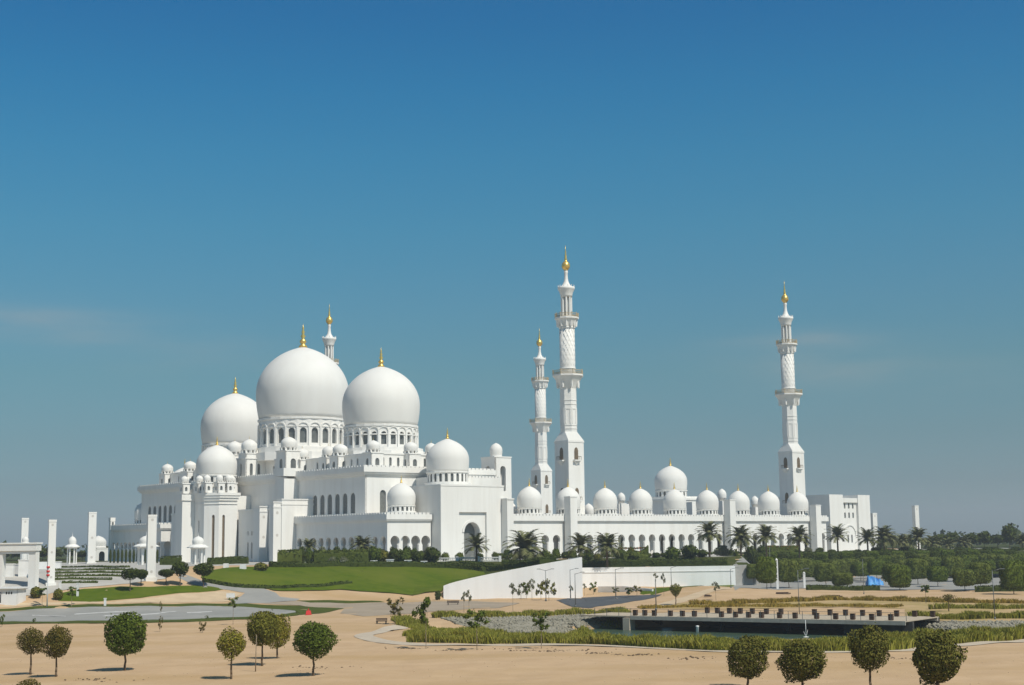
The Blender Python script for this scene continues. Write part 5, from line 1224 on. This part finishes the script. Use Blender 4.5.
# ------------------------------------------------------------------ pylons, kiosks, gateway at left
def pylon_at(label, px, by, top, wp, wb=1.0, hidden=None, m_='marble'):
    b = P(px, by) if hidden is None else PD(px, hidden)
    k = b[1] / F; h = (by - top) * k
    if hidden is not None:
        dd = ray(px, top); dd = dd / dd[1]; h = CAMZ + dd[2] * b[1] - b[2]
    w = wp * k / 1.15
    t = thing('pylon', label, 'pylon', tuple(b), AZ - .28, 'free standing white pylons')
    m = MB(); m.box(-w / 2, w / 2, -w / 2, w / 2, -.5, h - .5); m.box(-w / 2 - .06, w / 2 + .06, -w / 2 - .06, w / 2 + .06, h - .5, h); m.box(-w / 2 - .3, w / 2 + .3, -w / 2 - .3, w / 2 + .3, -.5, .5); m.build('shaft', m_, t)
    for z in (.12, .5, .92):
        d = MB(); d.add([(.17 * w * math.cos(i * math.pi / 4), -w / 2 - .02, h * z + .17 * w * math.sin(i * math.pi / 4)) for i in range(8)], [tuple(range(8))]); d.build('medallion', 'inlay', t)
pylon_at('nearest tall white pylon before the dark trees and the far porch', 150.5, 579.5, 516, 9.6)
pylon_at('white pylon standing at the upper edge of the stepped garden', 91, 563.5, 513, 8.5)
pylon_at('white pylon between the gateway and the stepped garden', 50.5, 585, 521, 8)
pylon_at('white pylon whose top shows above the gateway beam', 24, 560, 518, 7.5, hidden=440)
pylon_at('thin white pylon right of the gatehouse', 875, 556, 513, 6, hidden=600)
pylon_at('white pylon behind palms at right, away from the gatehouse', 917.5, 560, 505.5, 5.4, hidden=570)
def kiosk(label, px, D, eave, top, wp, by=None):
    b = PD(px, D) if by is None else P(px, by); k = b[1] / F; w = wp * k / 2
    dd = ray(px, eave); dd = dd / dd[1]; he = CAMZ + dd[2] * b[1] - b[2]; dd = ray(px, top); dd = dd / dd[1]; ht = CAMZ + dd[2] * b[1] - b[2]
    t = thing('kiosk', label, 'kiosk', tuple(b), .3, 'domed kiosks')
    for i in range(6):
        m = MB(); a = i * math.pi / 3; m.ngon(w * .55 * math.cos(a), w * .55 * math.sin(a), w * .09, .2, he - .1, 8); m.build('column', 'marble', t)
    m = MB(); m.ngon(0, 0, w * .75, -.3, .2, 12); m.build('plinth', 'marble', t)
    m = MB(); m.ngon(0, 0, w * .62, he - .5, he - .1, 12, w * .7); m.ngon(0, 0, w * 1.0, he - .1, he + .15, 12); m.ngon(0, 0, w * .95, he + .15, he + .8, 12, w * .6); m.build('canopy', 'marble', t)
    m = MB(); hd = (ht - he - .8); m.lathe(0, 0, [(w * .5, he + .5)] + dome_prof(w * .53, he + .8, hd * .8, .93, .1, 10), 20); m.build('kiosk_dome', 'dome_marble', t)
    m = MB(); m.lathe(0, 0, finial_prof(hd * .45, .12, he + .78 + hd * .8), 8); m.build('finial', 'white_paint', t)
kiosk('domed kiosk with flat eaves before the mihrab tower', 198, 410, 547.5, 534, 22)
kiosk('domed kiosk half hidden behind the nearest pylon', 146, 420, 546.5, 533.5, 26)
kiosk('small domed kiosk between two pylons by the stepped garden', 72, 470, 547, 534, 15)
kiosk('domed kiosk whose white dome shows over the gateway beam', 25, 400, 545, 535, 12)
b = PD(98, 620); t = thing('domed_pavilion', 'far white domed pavilion between pylon and corner tower', 'pavilion', tuple(b), AZ); 
m = MB(); m.wall((-4, -4), (1, 0), (0, -1), 8, 0, 5.2, [arch(4, 2.6, .1, 4.2)], .5); m.wall((-4, 4), (0, -1), (-1, 0), 8, 0, 5.2, [arch(4, 2.6, .1, 4.2)], .5); m.box(-3.4, 4, 3.4, 4, 0, 5.2); m.box(3.4, 4, -3.4, 3.4, 0, 5.2); m.box(-4.1, 4.1, -4.1, 4.1, 5.2, 5.6); m.build('wall', 'marble', t)
m = MB(); m.lathe(0, 0, [(3.3, 5.6), (3.3, 6.2)] + dome_prof(3.4, 6.2, 4.6, .94, .1, 12), 24); m.build('pavilion_dome', 'dome_marble', t)
m = MB(); m.box(4.5, 6.6, -3, -1, 0, 6.5); m.lathe(5.55, -2, [(1.0, 6.5)] + dome_prof(1.05, 6.6, 1.8, .95, .1, 8), 14); m.build('side_turret', 'marble', t)
# gateway and guard house
ga = P(33, 589); gk = ga[1] / F
t = thing('gateway', 'white post and beam gateway at the left edge', 'gateway', tuple(ga), -.12)
hG = (589 - 544) * gk; m = MB(); m.box(-.8, .8, -.8, .8, -.6, hG - 1.6); m.build('post', 'marble', t)
m = MB(); m.box(-7.6, -6.6, -.8, .8, -.6, hG - 1.6); m.build('post', 'marble', t)
m = MB(); m.box(-14, 1.0, -1.2, 1.2, hG - 1.6, hG - .2); m.box(-14.2, 1.2, -1.4, 1.4, hG - .2, hG + .1); m.box(-14, .7, -.9, .9, hG - 2.2, hG - 1.6); m.build('beam', 'marble', t)
gb = P(9, 603); gk = gb[1] / F
t = thing('guard_house', 'small white flat roofed guard house with a strip of dark windows', 'guard house', tuple(gb), -.05)
hh = 14 * gk; ww = 11 * gk
hs = [rect(ww + (x - 9.5) * gk * 1.0, 1.6 * gk, hh * .62, hh * .80) for x in (5.5, 10.5, 13, 15.5)] + [rect(ww + (-5) * gk, 2 * gk, .1, hh * .8)]
m = MB(); m.wall((-ww, -2), (1, 0), (0, -1), ww * 2, -.6, hh, hs, .25); m.box(-ww, ww, -1.4, 3, -.6, hh - .02); m.box(-ww - .5, ww + .5, -2.5, 3.4, hh, hh + .28); m.build('wall', 'white_paint', t)
for h in hs:
    m = MB(); m.pane((-ww, -2), (1, 0), (0, -1), h, .18); m.build('window', 'black', t)
for lab, x0, x1, yb, yt in (('small white wall block seen through the gateway, left of two', 5, 13, 577, 565), ('small white wall block seen through the gateway, right of two', 18, 28, 577, 561), ('long low white wall right of the gateway', 36, 60, 569.5, 563)):
    a, b = P(x0, yb), P(x1, yb); k = a[1] / F; m = MB(); m.prism([(a[0], a[1]), (b[0], b[1]), (b[0], b[1] + 1), (a[0], a[1] + 1)], min(a[2], b[2]) - .6, a[2] + (yb - yt) * k); m.prism([(a[0] - .1, a[1] - .1), (b[0] + .1, b[1] - .1), (b[0] + .1, b[1] + 1.1), (a[0] - .1, a[1] + 1.1)], a[2] + (yb - yt) * k, a[2] + (yb - yt) * k + .2); tag(m.build('low_wall', 'white_paint'), lab, 'wall')
b = P(47, 607); k = b[1] / F; t = thing('striped_pole', 'red and white striped pole on the verge beside the guard house', 'pole', tuple(b)); m = MB(); h = 41 * k; m.tube((0, 0, 0), (0, 0, h), .13, .11, 8); m.build('pole', 'white_paint', t)
for z in (.73, .82, .92): 
    m = MB(); m.tube((0, 0, h * z), (0, 0, h * (z + .05)), .34, .34, 8); m.build('red_band', 'red', t)
for lab, px, by, top in (('short white post on the verge before the lawn, tallest of three', 77.5, 596, 584), ('short white post left of the small tree', 60, 592, 582), ('pair like white marker post on the sand by the road', 105, 606, 599)):
    b = P(px, by); k = b[1] / F; m = MB(); h = (by - top) * k; m.box(b[0] - .2, b[0] + .2, b[1] - .2, b[1] + .2, b[2] - .2, b[2] + h); m.box(b[0] - .26, b[0] + .26, b[1] - .26, b[1] + .26, b[2] + h, b[2] + h + .15); tag(m.build('marker_post', 'white_paint'), lab, 'post')

# ------------------------------------------------------------------ lamps, benches and small things
def lamp(label, px, by, top, arms=1, th=.09, base=None, m_='steel'):
    b = P(px, by) if base is None else base; k = b[1] / F; h = (by - top) * k
    t = thing('street_lamp', label, 'street lamp', tuple(b), 0, 'street lamps')
    m = MB(); m.tube((0, 0, -.1), (0, 0, h), th, th * .7, 7); m.lathe(0, 0, [(th * 2.2, -.05), (th * 2.2, .3), (th, .4)], 8); m.build('post', m_, t)
    for s_ in ((1,) if arms == 1 else (1, -1) if arms == 2 else ()):
        m = MB(); m.tube((0, 0, h - .1), (1.3 * s_, 0, h + .25), .05, .04, 5); m.build('arm', m_, t)
        m = MB(); m.box(min(1.1 * s_, 1.9 * s_), max(1.1 * s_, 1.9 * s_), -.14, .14, h + .2, h + .32); m.build('lamp_head', m_, t)
lamp('twin armed street lamp before the sloping wing wall', 546, 601, 571, 2); lamp('street lamp at the right end of the wing wall', 570.5, 600, 570.5); lamp('street lamp reaching lower, right of the wing wall end', 575.5, 607, 574.5); lamp('street lamp before the flat white wall near the low parapet', 616, 599, 570)
lamp('street lamp before the grey end of the white wall', 671.5, 590, 568); lamp('lamp by the bluish end wall', 731, 588, 569.5); lamp('slim dark pole rising from the far side of the boardwalk', 656, 610, 580, 0); lamp('tall slim lamp pole behind the middle of the boardwalk', 799.5, 616.5, 571.5, 1, .07); lamp('slim lamp pole on the strip beyond the boardwalk at right', 995, 619.5, 572, 1, .07); lamp('thin pole in the car park right of the bluish wall', 771, 588, 548, 0, .07); lamp('thin pole on the car park edge beside the blue tarpaulin', 864, 594, 560, 0, .06)
for px, by, top, l_ in ((777.5, 589, 561, 'white painted gate post among the clipped trees'), (804.5, 588, 574, 'short white post with lamp among the clipped trees'), (844, 579, 561, 'white post between clipped trees left of the blue tarpaulin')):
    b = P(px, by); k = b[1] / F; m = MB(); h = (by - top) * k; m.box(b[0] - .3, b[0] + .3, b[1] - .3, b[1] + .3, b[2] - .1, b[2] + h); m.lathe(b[0], b[1], [(.38, b[2] + h), (.38, b[2] + h + .15), (.05, b[2] + h + .5)], 10); tag(m.build('gate_post', 'white_paint'), l_, 'post')
def bench(label, px, by, wp):
    b = P(px, by); k = b[1] / F; w = wp * k / 2; t = thing('bench', label, 'bench', tuple(b), 0, 'dark low benches by the path')
    m = MB()
    for i in range(4): m.box(-w, w, -.36 + i * .19, -.2 + i * .19, .42, .5)
    m.build('seat', 'timber', t)
    for s_ in (-1, 1): m = MB(); m.box(s_ * w * .8 - .08, s_ * w * .8 + .08, -.34, .34, 0, .42); m.build('leg', 'stone_dark', t)
    m = MB()
    for i in range(2): m.box(-w, w, .36, .42, .55 + i * .2, .7 + i * .2)
    m.build('backrest', 'timber', t)
bench('dark bench beside the curled path end', 381.5, 624, 11); bench('dark bench on the dirt road below the lawn corner', 453, 605, 12)
def planks(label, px, by, wp):
    b = P(px, by); k = b[1] / F; w = wp * k / 2; m = MB()
    for i in range(3): m.box(b[0] - w + i * .3, b[0] + w - i * .2, b[1] - 2 + i * 1.6, b[1] - 1.3 + i * 1.6, b[2] - .02, b[2] + .2 + .1 * (i % 2))
    tag(m.build('planks', 'timber'), label, 'planks', 'dark planks lying on the sand')
planks('dark planks lying on the sand in line with the car park lamps', 833, 596.5, 15); planks('thin dark planks on the sand mound, left of the larger heap', 782, 593.5, 14); planks('dark plank on the mound slope right of the funnel tree', 707, 596, 7)
# red road barrier
b = P(308.5, 615); t = thing('road_barrier', 'red plastic barrier on the grass at the end of the road', 'barrier', tuple(b), .2)
m = MB(); m.prism([(-.55, -.3), (.55, -.3), (.55, .3), (-.55, .3)], 0, .2); m.prism([(-.5, -.26), (.5, -.26), (.5, .26), (-.5, .26)], .2, .8, [(-.4, -.1), (.4, -.1), (.4, .1), (-.4, .1)]); m.build('barrier_body', 'red', t); m = MB(); m.box(-.1, .1, -.05, .05, .8, 1.15); m.build('handle', 'red', t)
# white signs and planters
b = P(230.5, 600); k = b[1] / F; t = thing('road_sign', 'small white road sign on two posts at the bend', 'sign', tuple(b)); m = MB(); m.box(-.9, .9, -.05, .05, .5, 1.4); m.build('panel', 'white_paint', t)
for s_ in (-.6, .6): m = MB(); m.box(s_ - .05, s_ + .05, .06, .14, 0, 1.4); m.build('post', 'pale_steel', t)
for px, D, wp, l_ in ((343, 377, 6, 'white planter box below the long dark hedge'), (374, 380, 8, 'white planter box at the right end of the long hedge'), (390, 384, 10, 'white planter box under the first lit arches'), (408, 384, 9, 'white planter box under the middle lit arches'), (424, 384, 8, 'white planter box left of the entrance block')):
    b = PD(px, D); w = wp * D / F / 2 * .7; m = MB(); m.box(b[0] - w, b[0] + w, b[1] - .7, b[1] + .7, b[2] - .1, b[2] + .75); m.box(b[0] - w - .12, b[0] + w + .12, b[1] - .82, b[1] + .82, b[2] + .75, b[2] + .95); tag(m.build('planter_box', 'white_paint'), l_, 'planter')
for px, by, wp, hp, l_ in ((226, 568, 5, 4.5, 'white stone block on the lawn bank, left of two'), (243, 569.5, 6, 5, 'white stone block on the lawn bank by the golden bush')):
    b = P(px, by); k = b[1] / F; w = wp * k / 2; m = MB(); m.prism([(b[0] - w, b[1] - w), (b[0] + w, b[1] - w), (b[0] + w, b[1] + w), (b[0] - w, b[1] + w)], b[2] - .3, b[2] + hp * k, [(b[0] - w * .9, b[1] - w * .9), (b[0] + w * .85, b[1] - w * .9), (b[0] + w * .9, b[1] + w * .9), (b[0] - w * .8, b[1] + w * .9)]); tag(m.build('stone_block', 'white_paint'), l_, 'block')
# low white balustrade before the side entrance
a = PD(436, 395); b = PD(500, 397); t = thing('balustrade', 'low white balustrade before the side entrance block', 'balustrade', tuple(a)); L_ = b[0] - a[0]
m = MB(); m.box(0, L_, -.2, .2, .95, 1.2); m.box(0, L_, -.2, .2, 0, .2); 
for i in range(40): m.ngon(L_ * i / 39, 0, .1, .2, .95, 6)
m.build('rail', 'white_paint', t)
for x in (0, L_ * .33, L_ * .66, L_): m = MB(); m.box(x - .35, x + .35, -.32, .32, -.1, 1.5); m.build('post', 'white_paint', t)
# blue tarpaulin over a frame
b = P(875, 585.5); k = b[1] / F; g2 = np.random.default_rng(9); nx_, ny_ = 16, 10; wT, dT = 16 * k, 4.0; vs = []
for j in range(ny_):
    for i in range(nx_):
        u_, v_ = i / (nx_ - 1), j / (ny_ - 1); z = 9.5 * k * (.35 + .65 * (1 - u_) ** .7) * (math.sin(math.pi * min(1, max(0, .06 + .88 * v_))) ** .5) + .3 * math.sin(u_ * 17 + v_ * 4) + g2.normal() * .2
        if j in (0, ny_ - 1) or i in (0, nx_ - 1): z = -.1 + .2 * abs(g2.normal())
        vs.append((b[0] - wT / 2 + u_ * wT + g2.normal() * .06, b[1] - dT / 2 + v_ * dT, b[2] + z))
m = MB(); m.add(vs, [(j * nx_ + i, j * nx_ + i + 1, (j + 1) * nx_ + i + 1, (j + 1) * nx_ + i) for j in range(ny_ - 1) for i in range(nx_ - 1)], True); tag(m.build('tarpaulin', 'blue_tarp'), 'bright blue crumpled tarpaulin among the car park trees', 'tarpaulin')
# clods of soil along the path
def clods(name, label, spots, n, s0, mt):
    g = np.random.default_rng(len(label)); m = MB(); oc = [(1, 0, 0), (-1, 0, 0), (0, 1, 0), (0, -1, 0), (0, 0, 1), (0, 0, -1)]; of = [(0, 2, 4), (2, 1, 4), (1, 3, 4), (3, 0, 4), (2, 0, 5), (1, 2, 5), (3, 1, 5), (0, 3, 5)]
    for px, py, sx, sy in spots:
        c = P(px, py)
        for _ in range(n):
            x, y = c[0] + g.normal() * sx, c[1] + g.normal() * sy; s_ = s0 * g.uniform(.4, 1.4)
            m.add([(x + s_ * v[0], y + s_ * v[1] * g.uniform(.6, 1.2), ground(x, y) + .02 + s_ * .6 * v[2]) for v in oc], of)
    tag(m.build(name, mt), label, 'soil', kind='stuff')
clods('soil_clods', 'dark clods of dug soil scattered along the sand side of the path', [(410, 648.5, 1.2, .5), (455, 650.5, 1.6, .6), (520, 649.5, 2.2, .9), (531, 651, 1.2, .8), (556, 651.5, .9, .6), (575, 651, 2.2, .5), (598, 653.5, .8, .6), (617, 655, .3, .3), (638, 655, 1, .4), (896, 659, 1, .8), (320, 668, 1.5, .8), (100, 680, 1.5, 1), (690, 658, 1.5, 1)], 26, .13, 'bark')
clods('gravel', 'small stones strewn thinly over the near sand', [(px_, py_, 7, 6) for px_ in range(60, 1000, 110) for py_ in (660, 676)], 40, .06, 'sand_pale')

# ------------------------------------------------------------------ the hazy air over the whole place
HAZE = 0.00022
m = MB(); m.box(-3010, 3010, -70, 5010, -6, 118); hz = m.build('haze', 'black'); hz['kind'] = 'stuff'; hz['label'] = 'thin pale desert haze over the whole place'
hm = bpy.data.materials.new('haze'); hm.use_nodes = True; t_ = hm.node_tree; t_.nodes.clear()
pv = N(t_, 'ShaderNodeVolumePrincipled'); pv.inputs['Color'].default_value = (.92, .95, 1, 1); pv.inputs['Density'].default_value = HAZE; pv.inputs['Anisotropy'].default_value = .2
ho = N(t_, 'ShaderNodeOutputMaterial'); t_.links.new(pv.outputs[0], ho.inputs['Volume'])
hz.data.materials.clear(); hz.data.materials.append(hm)
